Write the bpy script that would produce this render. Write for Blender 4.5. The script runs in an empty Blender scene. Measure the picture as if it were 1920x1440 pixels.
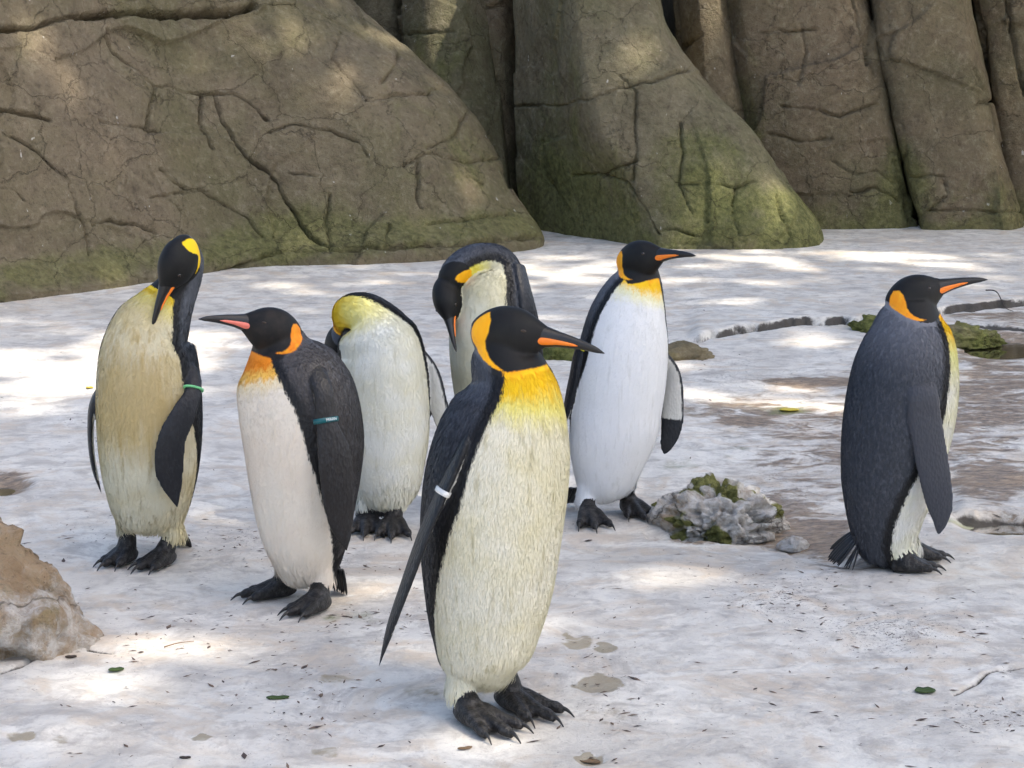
import bpy, math, random
import numpy as np
from mathutils import Vector
from mathutils.bvhtree import BVHTree

random.seed(7)
rng = np.random.default_rng(7)
sc = bpy.context.scene

# ------------------------------------------------------------------ camera
F_PX, HOR, CAM_H = 3600.0, 150.0, 1.29
PITCH = math.atan((720.0 - HOR) / F_PX)
cam_d = bpy.data.cameras.new('camera')
cam_d.sensor_width = 36.0
cam_d.lens = 36.0 * F_PX / 1920.0
cam_d.clip_start = 0.05
cam_d.clip_end = 500.0
cam = bpy.data.objects.new('camera', cam_d)
cam.location = (0, 0, CAM_H)
cam.rotation_euler = (math.pi / 2 - PITCH, 0, 0)
sc.collection.objects.link(cam)
sc.camera = cam

# ------------------------------------------------------------------ light
SUN = np.array([0.50, -0.22, 0.84]); SUN /= np.linalg.norm(SUN)
sun_el = math.asin(SUN[2])
world = bpy.data.worlds.new('World'); sc.world = world
world.use_nodes = True
wn = world.node_tree.nodes; wl = world.node_tree.links
sky = wn.new('ShaderNodeTexSky'); sky.sky_type = 'NISHITA'; sky.sun_disc = False
sky.sun_elevation = sun_el
sky.sun_rotation = math.atan2(SUN[0], SUN[1])
sky.air_density = 1.0; sky.dust_density = 3.5; sky.ozone_density = 0.8
bg = wn['Background']; bg.inputs['Strength'].default_value = 0.15
wl.new(sky.outputs['Color'], bg.inputs['Color'])
sun_l = bpy.data.lights.new('sun', 'SUN'); sun_l.energy = 3.4
sun_l.angle = math.radians(0.7); sun_l.color = (1.0, 0.92, 0.80)
sun_o = bpy.data.objects.new('sun', sun_l)
sun_o.rotation_euler = Vector(SUN).to_track_quat('Z', 'Y').to_euler()
sun_o.location = (6, -3, 14)
sc.collection.objects.link(sun_o)
sc.view_settings.view_transform = 'Standard'
sc.view_settings.look = 'None'
sc.view_settings.gamma = 1.0
sc.view_settings.exposure = 1.08
sc.view_settings.use_curve_mapping = False
sc.cycles.max_bounces = 4; sc.cycles.diffuse_bounces = 3; sc.cycles.glossy_bounces = 2; sc.cycles.transmission_bounces = 4
sc.cycles.use_adaptive_sampling = True; sc.cycles.adaptive_threshold = 0.05
sc.cycles.caustics_reflective = False; sc.cycles.caustics_refractive = False

# ------------------------------------------------------------------ helpers
def ray(px, py):
    a = (np.asarray(px, float) - 960) / F_PX
    b = -(np.asarray(py, float) - 720) / F_PX
    cp, sp = math.cos(PITCH), math.sin(PITCH)
    return np.stack([a, cp + b * sp, -sp + b * cp], -1)

def at_depth(px, py, d):
    r = ray(px, py)
    t = np.asarray(d, float) / r[..., 1]
    return np.array([0, 0, CAM_H]) + r * t[..., None]

def project(p):
    p = np.asarray(p, float)
    cp, sp = math.cos(PITCH), math.sin(PITCH)
    x = p[..., 0]; y = p[..., 1]; z = p[..., 2] - CAM_H
    w = y * cp - z * sp
    v = y * sp + z * cp
    w = np.where(w < 0.05, 0.05, w)
    return 960 + F_PX * x / w, 720 - F_PX * v / w

def nrm(v):
    v = np.asarray(v, float)
    return v / (np.linalg.norm(v, axis=-1, keepdims=True) + 1e-12)

def sstep(a, b, x):
    t = np.clip((np.asarray(x, float) - a) / (b - a), 0, 1)
    return t * t * (3 - 2 * t)

def _hash(ix, iy, iz):
    n = (ix * 374761393 + iy * 668265263 + iz * 2147483647 * 3 + 1442695) & 0xffffffff
    n = ((n ^ (n >> 13)) * 1274126177) & 0xffffffff
    n = ((n ^ (n >> 16)) * 2246822519) & 0xffffffff
    return ((n ^ (n >> 15)) & 0xffff) / 32767.5 - 1.0

def vnoise(p):
    p = np.asarray(p, float)
    i = np.floor(p).astype(np.int64); f = p - i
    f = f * f * f * (f * (f * 6 - 15) + 10)
    x, y, z = i[..., 0], i[..., 1], i[..., 2]
    fx, fy, fz = f[..., 0], f[..., 1], f[..., 2]
    def L(a, b, t): return a + (b - a) * t
    a = L(L(_hash(x, y, z), _hash(x + 1, y, z), fx), L(_hash(x, y + 1, z), _hash(x + 1, y + 1, z), fx), fy)
    b = L(L(_hash(x, y, z + 1), _hash(x + 1, y, z + 1), fx), L(_hash(x, y + 1, z + 1), _hash(x + 1, y + 1, z + 1), fx), fy)
    return L(a, b, fz)

def fbm(p, octv=4, lac=2.03, gain=0.5):
    p = np.asarray(p, float); s = 0; a = 1.0; t = 0
    for k in range(octv):
        s = s + a * vnoise(p + 17.3 * k); t += a; p = p * lac; a *= gain
    return s / t

def seg_dist(px, py, poly, cut=60.0):
    """distance in pixels to a polyline"""
    best = np.full(px.shape, 1e9)
    for (x0, y0), (x1, y1) in zip(poly[:-1], poly[1:]):
        dx, dy = x1 - x0, y1 - y0
        t = np.clip(((px - x0) * dx + (py - y0) * dy) / (dx * dx + dy * dy + 1e-9), 0, 1)
        best = np.minimum(best, np.hypot(px - x0 - t * dx, py - y0 - t * dy))
    return best

def link(o, parent=None):
    sc.collection.objects.link(o)
    if parent is not None: o.parent = parent
    return o

def mesh_obj(name, verts, faces, mat=None, parent=None, smooth=True, origin=None):
    """verts: world coordinates; stored relative to origin (or to the parent's place)"""
    verts = np.asarray(verts, float)
    o0 = np.zeros(3) if origin is None else np.asarray(origin, float)
    me = bpy.data.meshes.new(name)
    v = verts - o0
    faces = np.asarray(faces) if not isinstance(faces, list) else faces
    if isinstance(faces, np.ndarray) and faces.ndim == 2:
        n, k = faces.shape
        me.vertices.add(len(v)); me.vertices.foreach_set('co', v.astype(np.float32).ravel())
        me.loops.add(n * k); me.loops.foreach_set('vertex_index', faces.astype(np.int32).ravel())
        me.polygons.add(n)
        me.polygons.foreach_set('loop_start', np.arange(0, n * k, k, dtype=np.int32))
        me.polygons.foreach_set('loop_total', np.full(n, k, dtype=np.int32))
        me.update(calc_edges=True)
    else:
        me.from_pydata(v.tolist(), [], [list(map(int, f)) for f in faces])
    me.validate()
    if smooth:
        me.polygons.foreach_set('use_smooth', np.ones(len(me.polygons), dtype=bool))
    if mat is not None: me.materials.append(mat)
    o = bpy.data.objects.new(name, me)
    if parent is None: o.location = o0
    link(o, parent)
    return o

def attr(me, name, vals):
    a = me.attributes.new(name, 'FLOAT', 'POINT')
    a.data.foreach_set('value', np.asarray(vals, np.float32).ravel())

def tag(o, label=None, cat=None, group=None, kind=None):
    if label: o['label'] = label
    if cat: o['category'] = cat
    if group: o['group'] = group
    if kind: o['kind'] = kind
    return o

def grid_faces(nr, nc, wrap=False, base=0):
    r = np.arange(nr - 1)[:, None]; c = np.arange(nc if wrap else nc - 1)[None, :]
    c1 = (c + 1) % nc
    a = r * nc + c; b = r * nc + c1; d = (r + 1) * nc + c1; e = (r + 1) * nc + c
    return np.stack([a, b, d, e], -1).reshape(-1, 4) + base

def catmull(P, n, closed=False):
    """P (k, m) control values -> n samples, centripetal-free Catmull-Rom"""
    P = np.asarray(P, float); k = len(P)
    t = np.linspace(0, k - 1, n); i = np.clip(np.floor(t).astype(int), 0, k - 2); u = (t - i)[:, None]
    p0 = P[np.clip(i - 1, 0, k - 1)]; p1 = P[i]; p2 = P[i + 1]; p3 = P[np.clip(i + 2, 0, k - 1)]
    return 0.5 * ((2 * p1) + (-p0 + p2) * u + (2 * p0 - 5 * p1 + 4 * p2 - p3) * u ** 2 + (-p0 + 3 * p1 - 3 * p2 + p3) * u ** 3)

def srgb(r, g, b):
    f = lambda c: (c / 255 / 12.92) if c / 255 <= 0.04045 else ((c / 255 + 0.055) / 1.055) ** 2.4
    return (f(r), f(g), f(b), 1.0)

# ------------------------------------------------------------------ material helper
class NT:
    def __init__(self, name):
        self.m = bpy.data.materials.new(name); self.m.use_nodes = True
        self.t = self.m.node_tree; self.n = self.t.nodes; self.l = self.t.links
        self.b = self.n['Principled BSDF']
    def node(self, typ, **kw):
        nd = self.n.new(typ)
        for k, v in kw.items(): setattr(nd, k, v)
        return nd
    def put(self, sock, v):
        if isinstance(v, bpy.types.NodeSocket): self.l.new(v, sock)
        elif v is not None: sock.default_value = v
    def attr(self, name):
        nd = self.node('ShaderNodeAttribute'); nd.attribute_name = name
        return nd.outputs['Fac']
    def math(self, op, a, b=None, c=None, clamp=False):
        nd = self.node('ShaderNodeMath', operation=op); nd.use_clamp = clamp
        for s, v in zip(nd.inputs, (a, b, c)): self.put(s, v)
        return nd.outputs[0]
    def step(self, x, lo, hi):
        nd = self.node('ShaderNodeMapRange', interpolation_type='SMOOTHSTEP')
        self.put(nd.inputs['Value'], x); nd.inputs['From Min'].default_value = lo; nd.inputs['From Max'].default_value = hi
        return nd.outputs[0]
    def mix(self, f, a, b, mode='MIX'):
        nd = self.node('ShaderNodeMix', data_type='RGBA', blend_type=mode)
        self.put(nd.inputs[0], f); self.put(nd.inputs[6], a); self.put(nd.inputs[7], b)
        return nd.outputs[2]
    def coord(self, kind='Object', scale=(1, 1, 1)):
        tc = self.node('ShaderNodeTexCoord'); mp = self.node('ShaderNodeMapping')
        mp.inputs['Scale'].default_value = scale
        self.l.new(tc.outputs[kind], mp.inputs['Vector'])
        return mp.outputs[0]
    def noise(self, vec, scale, detail=4, rough=0.55, dist=0.0):
        nd = self.node('ShaderNodeTexNoise'); self.put(nd.inputs['Vector'], vec)
        nd.inputs['Scale'].default_value = scale; nd.inputs['Detail'].default_value = detail
        nd.inputs['Roughness'].default_value = rough; nd.inputs['Distortion'].default_value = dist
        return nd.outputs['Fac']
    def voro(self, vec, scale, feature='F1', out='Distance', rand=1.0):
        nd = self.node('ShaderNodeTexVoronoi', feature=feature); self.put(nd.inputs['Vector'], vec)
        nd.inputs['Scale'].default_value = scale; nd.inputs['Randomness'].default_value = rand
        return nd.outputs[out]
    def bump(self, h, strength=0.3, dist=0.01, normal=None):
        nd = self.node('ShaderNodeBump'); nd.inputs['Strength'].default_value = strength
        nd.inputs['Distance'].default_value = dist
        self.put(nd.inputs['Height'], h)
        if normal is not None: self.l.new(normal, nd.inputs['Normal'])
        return nd.outputs[0]
    def done(self, color, rough=0.7, normal=None, spec=None, **kw):
        self.put(self.b.inputs['Base Color'], color); self.put(self.b.inputs['Roughness'], rough)
        if normal is not None: self.l.new(normal, self.b.inputs['Normal'])
        if spec is not None: self.b.inputs['Specular IOR Level'].default_value = spec
        for k, v in kw.items(): self.put(self.b.inputs[k], v)
        return self.m

def plain(name, col, rough=0.5, spec=0.5, bump_scale=None, bump=0.2):
    t = NT(name); nrmv = None
    if bump_scale:
        nrmv = t.bump(t.noise(t.coord(), bump_scale, 4), bump, 0.002)
    return t.done(col, rough, nrmv, spec)
# ------------------------------------------------------------------ ground
def g_broad(x, y):
    s = np.asarray(y, float) - 6.0
    return 0.04 * np.where(s > 4, s, 0.6 * np.log1p(np.exp(np.clip(s, -20, 4) / 0.6)))

def ground_hit(px, py):
    r = ray(px, py); d = 5.0
    for _ in range(40):
        p = np.array([0, 0, CAM_H]) + r * (d / r[1])
        z = float(g_broad(p[0], p[1]))
        d = d + ((p[2] - z) / (-r[2]) * r[1]) * 0.8
    p = np.array([0, 0, CAM_H]) + r * (d / r[1])
    return np.array([p[0], p[1], float(g_broad(p[0], p[1]))])

def blob(px, py, cx, cy, rx, ry):
    return np.exp(-(((px - cx) / rx) ** 2 + ((py - cy) / ry) ** 2))

LEDGE = [(1238, 628), (1262, 630), (1290, 632), (1312, 633), (1345, 627), (1400, 617), (1450, 613), (1505, 606), (1560, 604), (1612, 601), (1690, 604), (1770, 583), (1850, 573), (1960, 566), (2300, 556)]
LIP = [(1190, 985), (1215, 1003), (1245, 1010), (1330, 1008), (1400, 1016), (1470, 1030), (1530, 1050), (1580, 1062)]
LIP2 = [(1790, 968), (1840, 972), (1880, 970), (1960, 975), (2200, 985)]
CRK = [[(1790, 1292), (1830, 1275), (1855, 1258), (1880, 1252), (1930, 1246), (2050, 1240)],
       [(2, 1258), (40, 1245), (75, 1225), (120, 1215)], [(128, 1178), (160, 1195), (165, 1215), (210, 1222)],
       [(1800, 604), (1850, 607), (1960, 612)]]
FEET_FLAT = []   # (x, y, z) spots where the ground is level under the birds' feet

def g_detail(x, y):
    x = np.asarray(x, float); y = np.asarray(y, float)
    zb = g_broad(x, y)
    px, py = project(np.stack([x, y, zb], -1))
    ok = (y > 2.0)
    P = np.stack([x, y, np.zeros_like(x)], -1)
    n1 = fbm(P * 0.9 + 3.1, 3); n2 = fbm(P * np.array([3.2, 3.4, 1]) + 9.0, 4); n3 = fbm(P * np.array([14, 15, 1.]), 4)
    n4 = fbm(P * np.array([45, 48, 1.]) + 5, 2)
    fd = 1 - .6 * sstep(6.0, 8.5, y)
    z = (0.022 * n1 + 0.010 * n2) * fd + 0.0034 * n3 * fd + 0.0014 * n4
    wob = 3.0 * vnoise(np.stack([px * 0.045, py * 0.02, zb * 0], -1)) + 0.8 * vnoise(np.stack([px * 0.13, py * 0.05, zb * 0 + 4], -1))
    lx, ly = zip(*LEDGE)
    dl = np.interp(px, lx, ly, left=616, right=556) - py + wob      # > 0 behind the ledge
    m = sstep(1285, 1315, px) * ok
    z = z + m * (0.026 * sstep(-0.9, 0.7, dl) * np.exp(-np.clip(dl, 0, 300) / 55) - 0.03 * np.exp(-((dl + 2.2) / 2.4) ** 2))
    lx, ly = zip(*LIP)
    dl = np.interp(px, lx, ly) - py + 1.6 * wob
    m = sstep(1185, 1215, px) * (1 - sstep(1570, 1620, px)) * ok
    z = z - m * 0.034 * sstep(-2, 5, dl) * np.exp(-np.clip(dl, 0, 200) / 60)
    lx, ly = zip(*LIP2)
    dl = np.interp(px, lx, ly) - py + 0.5 * wob
    m = sstep(1780, 1810, px) * ok
    z = z + m * (0.02 * sstep(-1, 3, dl) * np.exp(-np.clip(dl, 0, 200) / 60) - 0.02 * np.exp(-((dl + 6) / 7) ** 2))
    for c, dp in zip(CRK, (0.022, 0.018, 0.012, 0.02)):
        d = seg_dist(px, py, c) + np.abs(wob) * 0.5
        z = z - dp * np.exp(-(d / 3.2) ** 2) * ok
    # scooped hollows that hold water
    for cx, cy, rx, ry, dp in ((1880, 640, 95, 26, 0.05), (1895, 985, 80, 15, 0.03), (8, 910, 48, 18, 0.03)):
        z = z - dp * np.exp(-(((px - cx) / rx) ** 2 + ((py - cy) / ry) ** 2) ** 1.5) * ok
    # worn pits
    for cx, cy, rx, ry, dp in ((1120, 1290, 45, 16, 0.006), (1110, 1420, 25, 8, 0.01), (40, 1372, 28, 9, 0.006), (1085, 1215, 30, 8, 0.005)):
        z = z - dp * np.exp(-(((px - cx) / rx) ** 2 + ((py - cy) / ry) ** 2) ** 2) * ok
    for fx, fy, fr in FEET_FLAT:
        w = np.exp(-(((x - fx) ** 2 + (y - fy) ** 2) / fr ** 2) ** 2)
        z = z * (1 - w)
    return zb + z

def build_ground():
    yy = [-30, -18, -10, -5, -2, 0.2, 1.2, 1.9]
    y = 2.3
    while y < 13.8:
        yy.append(y); y += max(.0035, y * y / (F_PX * CAM_H) * (0.75 if 8.0 < y < 9.9 else 1.9))
    yy += [14.5, 15.5, 17, 20, 26, 40]
    yy = np.array(yy)
    core = np.linspace(-0.31, 0.31, 450)
    side = np.array([0.36, 0.42, 0.55, 0.8, 1.3, 2.2, 4.0])
    u = np.concatenate([-side[::-1], core, side])
    wid = np.clip(yy, 3.5, None)
    X = wid[:, None] * u[None, :]; Y = np.repeat(yy[:, None], len(u), 1)
    wb = sstep(0.34, 0.5, np.abs(u))[None, :]
    Z = g_detail(X, Y)
    far = np.maximum(wb * np.ones_like(X), ((Y > 14.0) | (Y < 2.2)) * 1.0)
    Z = Z * (1 - far) + (g_broad(X, Y)) * far
    V = np.stack([X, Y, Z], -1).reshape(-1, 3)
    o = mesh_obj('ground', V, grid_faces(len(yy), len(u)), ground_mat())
    me = o.data
    px, py = project(np.stack([X, Y, g_broad(X, Y)], -1)); px = px.ravel(); py = py.ravel()
    wet = np.zeros_like(px)
    for cx, cy, rx, ry, a in ((1680, 830, 330, 150, .42), (1870, 720, 130, 110, .55), (1850, 780, 120, 30, .6), (1860, 905, 110, 50, .75),
                              (1400, 790, 55, 12, .75), (1530, 715, 110, 13, .8), (1500, 985, 130, 38, .65), (1560, 1015, 60, 28, .5), (1300, 1008, 95, 14, .55),
                              (1380, 770, 160, 22, .35), (1880, 640, 110, 28, .9), (1895, 985, 90, 16, .8), (5, 905, 55, 20, 1.0), (1600, 1060, 100, 16, .35),
                              (1450, 935, 60, 30, .4), (1660, 780, 60, 120, .4), (1870, 590, 120, 12, .4)):
        wet = np.maximum(wet, a * blob(px, py, cx, cy, rx, ry)) if a > .5 else wet + a * blob(px, py, cx, cy, rx, ry) * (1 - wet)
    attr(me, 'wet', wet)
    spk = 0.26 + .16 * vnoise(np.stack([px * .008, py * .016, px * 0 + 3], -1))
    for cx, cy, rx, ry, a in ((1450, 1125, 170, 50, .9), (1660, 1185, 230, 55, 1.0), (1500, 1090, 260, 60, .6), (600, 1055, 130, 28, .9), (470, 1010, 120, 35, .7), (520, 880, 140, 60, .5),
                              (1850, 1340, 150, 40, .8), (1130, 1050, 120, 40, .5), (1390, 700, 160, 60, .7), (240, 1020, 120, 40, .3), (700, 1160, 110, 30, .5), (1300, 560, 200, 40, .5), (150, 800, 200, 60, .5), (1100, 1300, 90, 90, .3),
                              (500, 620, 200, 60, .4), (1800, 1250, 120, 30, .5), (1460, 900, 120, 80, .7)):
        spk = np.maximum(spk, a * blob(px, py, cx, cy, rx, ry))
    attr(me, 'speck', spk)
    st = np.zeros_like(px)
    wobx = 7 * vnoise(np.stack([px * .07, py * .12, 0 * px], -1)); woby = 5 * vnoise(np.stack([px * .05, py * .12, 0 * px + 7], -1))
    for cx, cy, rx, ry, a in ((1120, 1288, 46, 17, 1), (1085, 1210, 32, 9, .7), (1135, 1218, 20, 7, .9), (1103, 1415, 26, 8, 1), (1080, 1200, 26, 6, .5), (880, 1310, 34, 10, .5), (790, 1298, 40, 12, .45),
                              (630, 1278, 34, 8, .45), (225, 1040, 40, 18, .35), (380, 1382, 20, 6, .6), (610, 1402, 30, 9, .5), (40, 1372, 32, 9, .55), (110, 1380, 20, 8, .3), (1130, 1345, 50, 16, .35),
                              (1340, 765, 120, 20, .25), (1480, 768, 32, 6, .55), (1650, 1330, 60, 14, .2), (560, 1250, 30, 8, .25)):
        st = np.maximum(st, a * sstep(1.25, .65, np.hypot((px + wobx - cx) / rx, (py + woby - cy) / ry)))
    attr(me, 'stain', st)
    gr = np.zeros_like(px)
    for cx, cy, rx, ry, a in ((1478, 767, 40, 8, .9), (620, 1160, 22, 10, .6), (680, 1160, 40, 14, .45), (215, 1257, 18, 6, .5), (590, 955, 20, 10, .3), (1830, 978, 70, 6, .8), (1560, 1100, 60, 14, .3), (1280, 870, 60, 18, .35), (1390, 850, 70, 20, .3), (1080, 440, 60, 8, .5), (1690, 612, 140, 8, .6), (730, 985, 40, 10, .4), (1480, 640, 50, 8, .3), (880, 420, 400, 12, .3)):
        gr = np.maximum(gr, a * blob(px, py, cx, cy, rx, ry))
    attr(me, 'green', gr)
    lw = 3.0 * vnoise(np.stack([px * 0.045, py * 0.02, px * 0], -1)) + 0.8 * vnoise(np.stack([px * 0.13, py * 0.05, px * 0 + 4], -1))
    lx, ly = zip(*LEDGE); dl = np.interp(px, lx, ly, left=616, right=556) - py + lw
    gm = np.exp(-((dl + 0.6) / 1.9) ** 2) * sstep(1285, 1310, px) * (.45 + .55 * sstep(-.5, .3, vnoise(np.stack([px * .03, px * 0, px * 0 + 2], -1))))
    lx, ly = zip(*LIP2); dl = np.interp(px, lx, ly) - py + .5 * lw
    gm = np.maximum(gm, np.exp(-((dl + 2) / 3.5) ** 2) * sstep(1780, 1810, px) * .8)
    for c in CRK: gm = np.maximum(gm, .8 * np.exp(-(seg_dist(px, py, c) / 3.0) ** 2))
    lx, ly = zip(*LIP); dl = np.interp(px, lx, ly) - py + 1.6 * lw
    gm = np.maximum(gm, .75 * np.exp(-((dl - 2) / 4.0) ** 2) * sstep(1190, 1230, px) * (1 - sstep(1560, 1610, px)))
    attr(me, 'shade_grime', gm)  # undercut shade put into the colour at ledge, lips and cracks, with dirt
    tag(o, kind='structure')
    return o

def ground_mat():
    t = NT('whitened_concrete')
    co = t.coord('Object')
    co_s = t.coord('Object', (1, 1.05, 1))
    n1 = t.noise(co_s, 2.2, 6, .6, .6); n2 = t.noise(co_s, 11, 6, .65, .4); n3 = t.noise(co_s, 60, 5, .7)
    n4 = t.noise(co_s, 5.0, 5, .6, 1.2)
    base = t.mix(t.step(n1, .35, .68), srgb(230, 225, 215), srgb(207, 201, 191))
    base = t.mix(t.step(n2, .42, .72), base, srgb(184, 178, 170))
    nb = t.noise(t.coord('Object', (1, 1.25, 1)), 4.2, 8, .74, 1.2)
    base = t.mix(t.math('MULTIPLY', t.step(nb, .50, .62), .55), base, srgb(168, 160, 152))
    base = t.mix(t.math('MULTIPLY', t.step(n4, .48, .68), .7), base, srgb(206, 190, 170))
    base = t.mix(t.math('MULTIPLY', t.step(n3, .52, .72), .45), base, srgb(166, 160, 154))
    # scattered fine dark specks and reddish bits
    spk = t.attr('speck')
    nd = t.noise(t.coord('Object', (1, 1.2, 1)), 88, 3, .62, 1.4)
    nd2 = t.noise(t.coord('Object', (1, 2.0, 1)), 34, 4, .65, 1.0)
    thr = t.math('MULTIPLY_ADD', spk, -.17, .745)
    s1 = t.step(t.math('SUBTRACT', nd, thr), -.012, .03)
    base = t.mix(t.math('MULTIPLY', s1, .85), base, srgb(78, 66, 62))
    thr2 = t.math('MULTIPLY_ADD', spk, -.17, .80)
    s2 = t.step(t.math('SUBTRACT', nd2, thr2), -.02, .05)
    base = t.mix(t.math('MULTIPLY', s2, .65), base, srgb(118, 96, 90))
    # brown wet film
    wet = t.attr('wet')
    wn_ = t.noise(t.coord('Object', (1, 1.5, 1)), 6.5, 7, .70, .8)
    wm = t.step(t.math('ADD', wet, t.math('MULTIPLY_ADD', wn_, 1.9, -.95)), .20, .52)
    wm = t.math('MULTIPLY', wm, t.step(wet, .04, .25))
    wn2 = t.noise(t.coord('Object', (1, 2.2, 1)), 22, 5, .7, .5)
    brown = t.mix(t.step(wn2, .35, .7), srgb(88, 66, 42), srgb(166, 140, 110))
    base = t.mix(t.math('MULTIPLY', wm, .85), base, brown)
    # dry stains and algae
    st = t.attr('stain')
    sm = t.step(t.math('ADD', st, t.math('MULTIPLY_ADD', n2, 1.2, -.6)), .25, .6)
    sm = t.math('MULTIPLY', sm, t.step(st, .02, .2))
    base = t.mix(t.math('MULTIPLY', sm, .75), base, t.mix(n3, srgb(120, 108, 80), srgb(165, 152, 126)))
    gr = t.attr('green')
    gm = t.math('MULTIPLY', t.step(t.math('ADD', gr, t.math('MULTIPLY_ADD', n2, 1.4, -.7)), .2, .7), t.step(gr, .03, .25))
    base = t.mix(t.math('MULTIPLY', gm, .6), base, srgb(120, 128, 70))
    gmm = t.math('MULTIPLY', t.step(t.math('ADD', t.attr('shade_grime'), t.math('MULTIPLY_ADD', n2, 1.1, -.55)), .3, .62), t.step(t.attr('shade_grime'), .05, .3))
    base = t.mix(t.math('MULTIPLY', gmm, .92), base, srgb(44, 38, 32))  # painted dark line: shade under the ledge edge together with wet dirt
    h = t.math('ADD', t.math('MULTIPLY', n2, .8), t.math('ADD', t.math('MULTIPLY', n3, .35), t.math('MULTIPLY', nd, .25)))
    rough = t.math('MULTIPLY_ADD', wm, -.38, .82)
    return t.done(base, rough, t.bump(h, .6, .013), .35)

def irregular_sheet(name, cx, cy, rx, ry, zoff, mat, seed, n=40):
    """flat irregular sheet lying on the ground round a pixel"""
    ang = np.linspace(0, 2 * math.pi, n, endpoint=False)
    r = 1 + .22 * vnoise(np.stack([np.cos(ang) * 1.6 + seed, np.sin(ang) * 1.6, ang * 0], -1)) + .1 * vnoise(np.stack([np.cos(ang) * 5 + seed, np.sin(ang) * 5, ang * 0], -1))
    c = ground_hit(cx, cy)
    pts = np.array([ground_hit(cx + rx * a * math.cos(t_), cy + ry * a * math.sin(t_)) for a, t_ in zip(r, ang)])
    pts[:, 2] = c[2] + zoff
    V = np.vstack([pts, [[c[0], c[1], c[2] + zoff]]])
    Fc = [[i, (i + 1) % n, n] for i in range(n)]
    return mesh_obj(name, V, Fc, mat, smooth=False)
# ------------------------------------------------------------------ rocks
def rock_mat(name, tan, dark, olive, moss_amt=.5, white=0.0):
    t = NT(name)
    co = t.coord('Object')
    n1 = t.noise(co, .9, 5, .6, .5); n2 = t.noise(co, 4.5, 7, .65, .5); n3 = t.noise(co, 28, 6, .72); n5 = t.noise(co, 90, 3, .7)
    base = t.mix(t.step(n1, .35, .66), tan, olive)
    base = t.mix(t.math('MULTIPLY', t.step(n2, .45, .72), .7), base, dark)
    n6 = t.noise(co, 11, 8, .75, .8)
    base = t.mix(t.math('MULTIPLY', t.step(n6, .50, .70), .55), base, srgb(150, 140, 116))
    base = t.mix(t.math('MULTIPLY', t.step(n6, .48, .32), .5), base, srgb(78, 70, 54))
    base = t.mix(t.math('MULTIPLY', t.step(n3, .53, .68), .28), base, srgb(168, 158, 138))
    base = t.mix(t.math('MULTIPLY', t.step(n3, .48, .30), .55), base, srgb(70, 62, 50))
    pits = t.step(n5, .66, .72)
    base = t.mix(t.math('MULTIPLY', pits, .7), base, srgb(52, 46, 38))
    # pale droppings
    dr = t.noise(t.coord('Object', (1, 1, .55)), 17, 3, .6)
    base = t.mix(t.math('MULTIPLY', t.step(dr, .715, .745), .75), base, srgb(205, 200, 190))
    # moss and algae
    moss = t.attr('moss')
    mn = t.noise(t.coord('Object', (1, 1, .8)), 3.2, 6, .65, .8)
    mm = t.step(t.math('ADD', moss, t.math('MULTIPLY_ADD', mn, 1.5, -.75)), .22, .75)
    base = t.mix(t.math('MULTIPLY', mm, moss_amt), base, t.mix(t.step(n3, .35, .65), srgb(74, 80, 34), srgb(122, 124, 66)))
    if white > 0:
        wn_ = t.noise(t.coord('Object', (1, 1, 1)), 8, 6, .68, .5)
        wa = t.attr('white')
        wm = t.step(t.math('ADD', wa, t.math('MULTIPLY_ADD', wn_, 1.4, -.7)), .25, .6)
        base = t.mix(t.math('MULTIPLY', wm, white), base, t.mix(t.step(n3, .4, .65), srgb(216, 213, 208), srgb(176, 168, 158)))
    wv = t.node('ShaderNodeVectorMath', operation='ADD')
    nz3 = t.node('ShaderNodeTexNoise'); nz3.inputs['Scale'].default_value = 3.0; nz3.inputs['Detail'].default_value = 5; nz3.inputs['Roughness'].default_value = .65
    t.l.new(co, nz3.inputs['Vector'])
    sc3 = t.node('ShaderNodeVectorMath', operation='SCALE'); sc3.inputs['Scale'].default_value = .28; t.l.new(nz3.outputs['Color'], sc3.inputs[0])
    t.l.new(co, wv.inputs[0]); t.l.new(sc3.outputs[0], wv.inputs[1])
    vor = t.voro(wv.outputs[0], 2.1, 'DISTANCE_TO_EDGE'); vor2 = t.voro(wv.outputs[0], 5.2, 'DISTANCE_TO_EDGE')
    msk = t.step(n1, .30, .46)
    ck = t.math('MINIMUM', t.step(vor, 0.0, .010), t.math('MAXIMUM', t.step(vor2, 0.0, .018), msk))
    base = t.mix(t.math('MULTIPLY', t.math('SUBTRACT', 1.0, ck), .38), base, srgb(58, 50, 40))
    h = t.math('ADD', t.math('MULTIPLY', n2, 1.0), t.math('ADD', t.math('MULTIPLY', n3, .55), t.math('ADD', t.math('MULTIPLY', n5, .2), t.math('MULTIPLY', ck, .22))))
    h = t.math('SUBTRACT', h, t.math('MULTIPLY', pits, .15))
    return t.done(base, .85, t.bump(h, .95, .035), .25)

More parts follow.
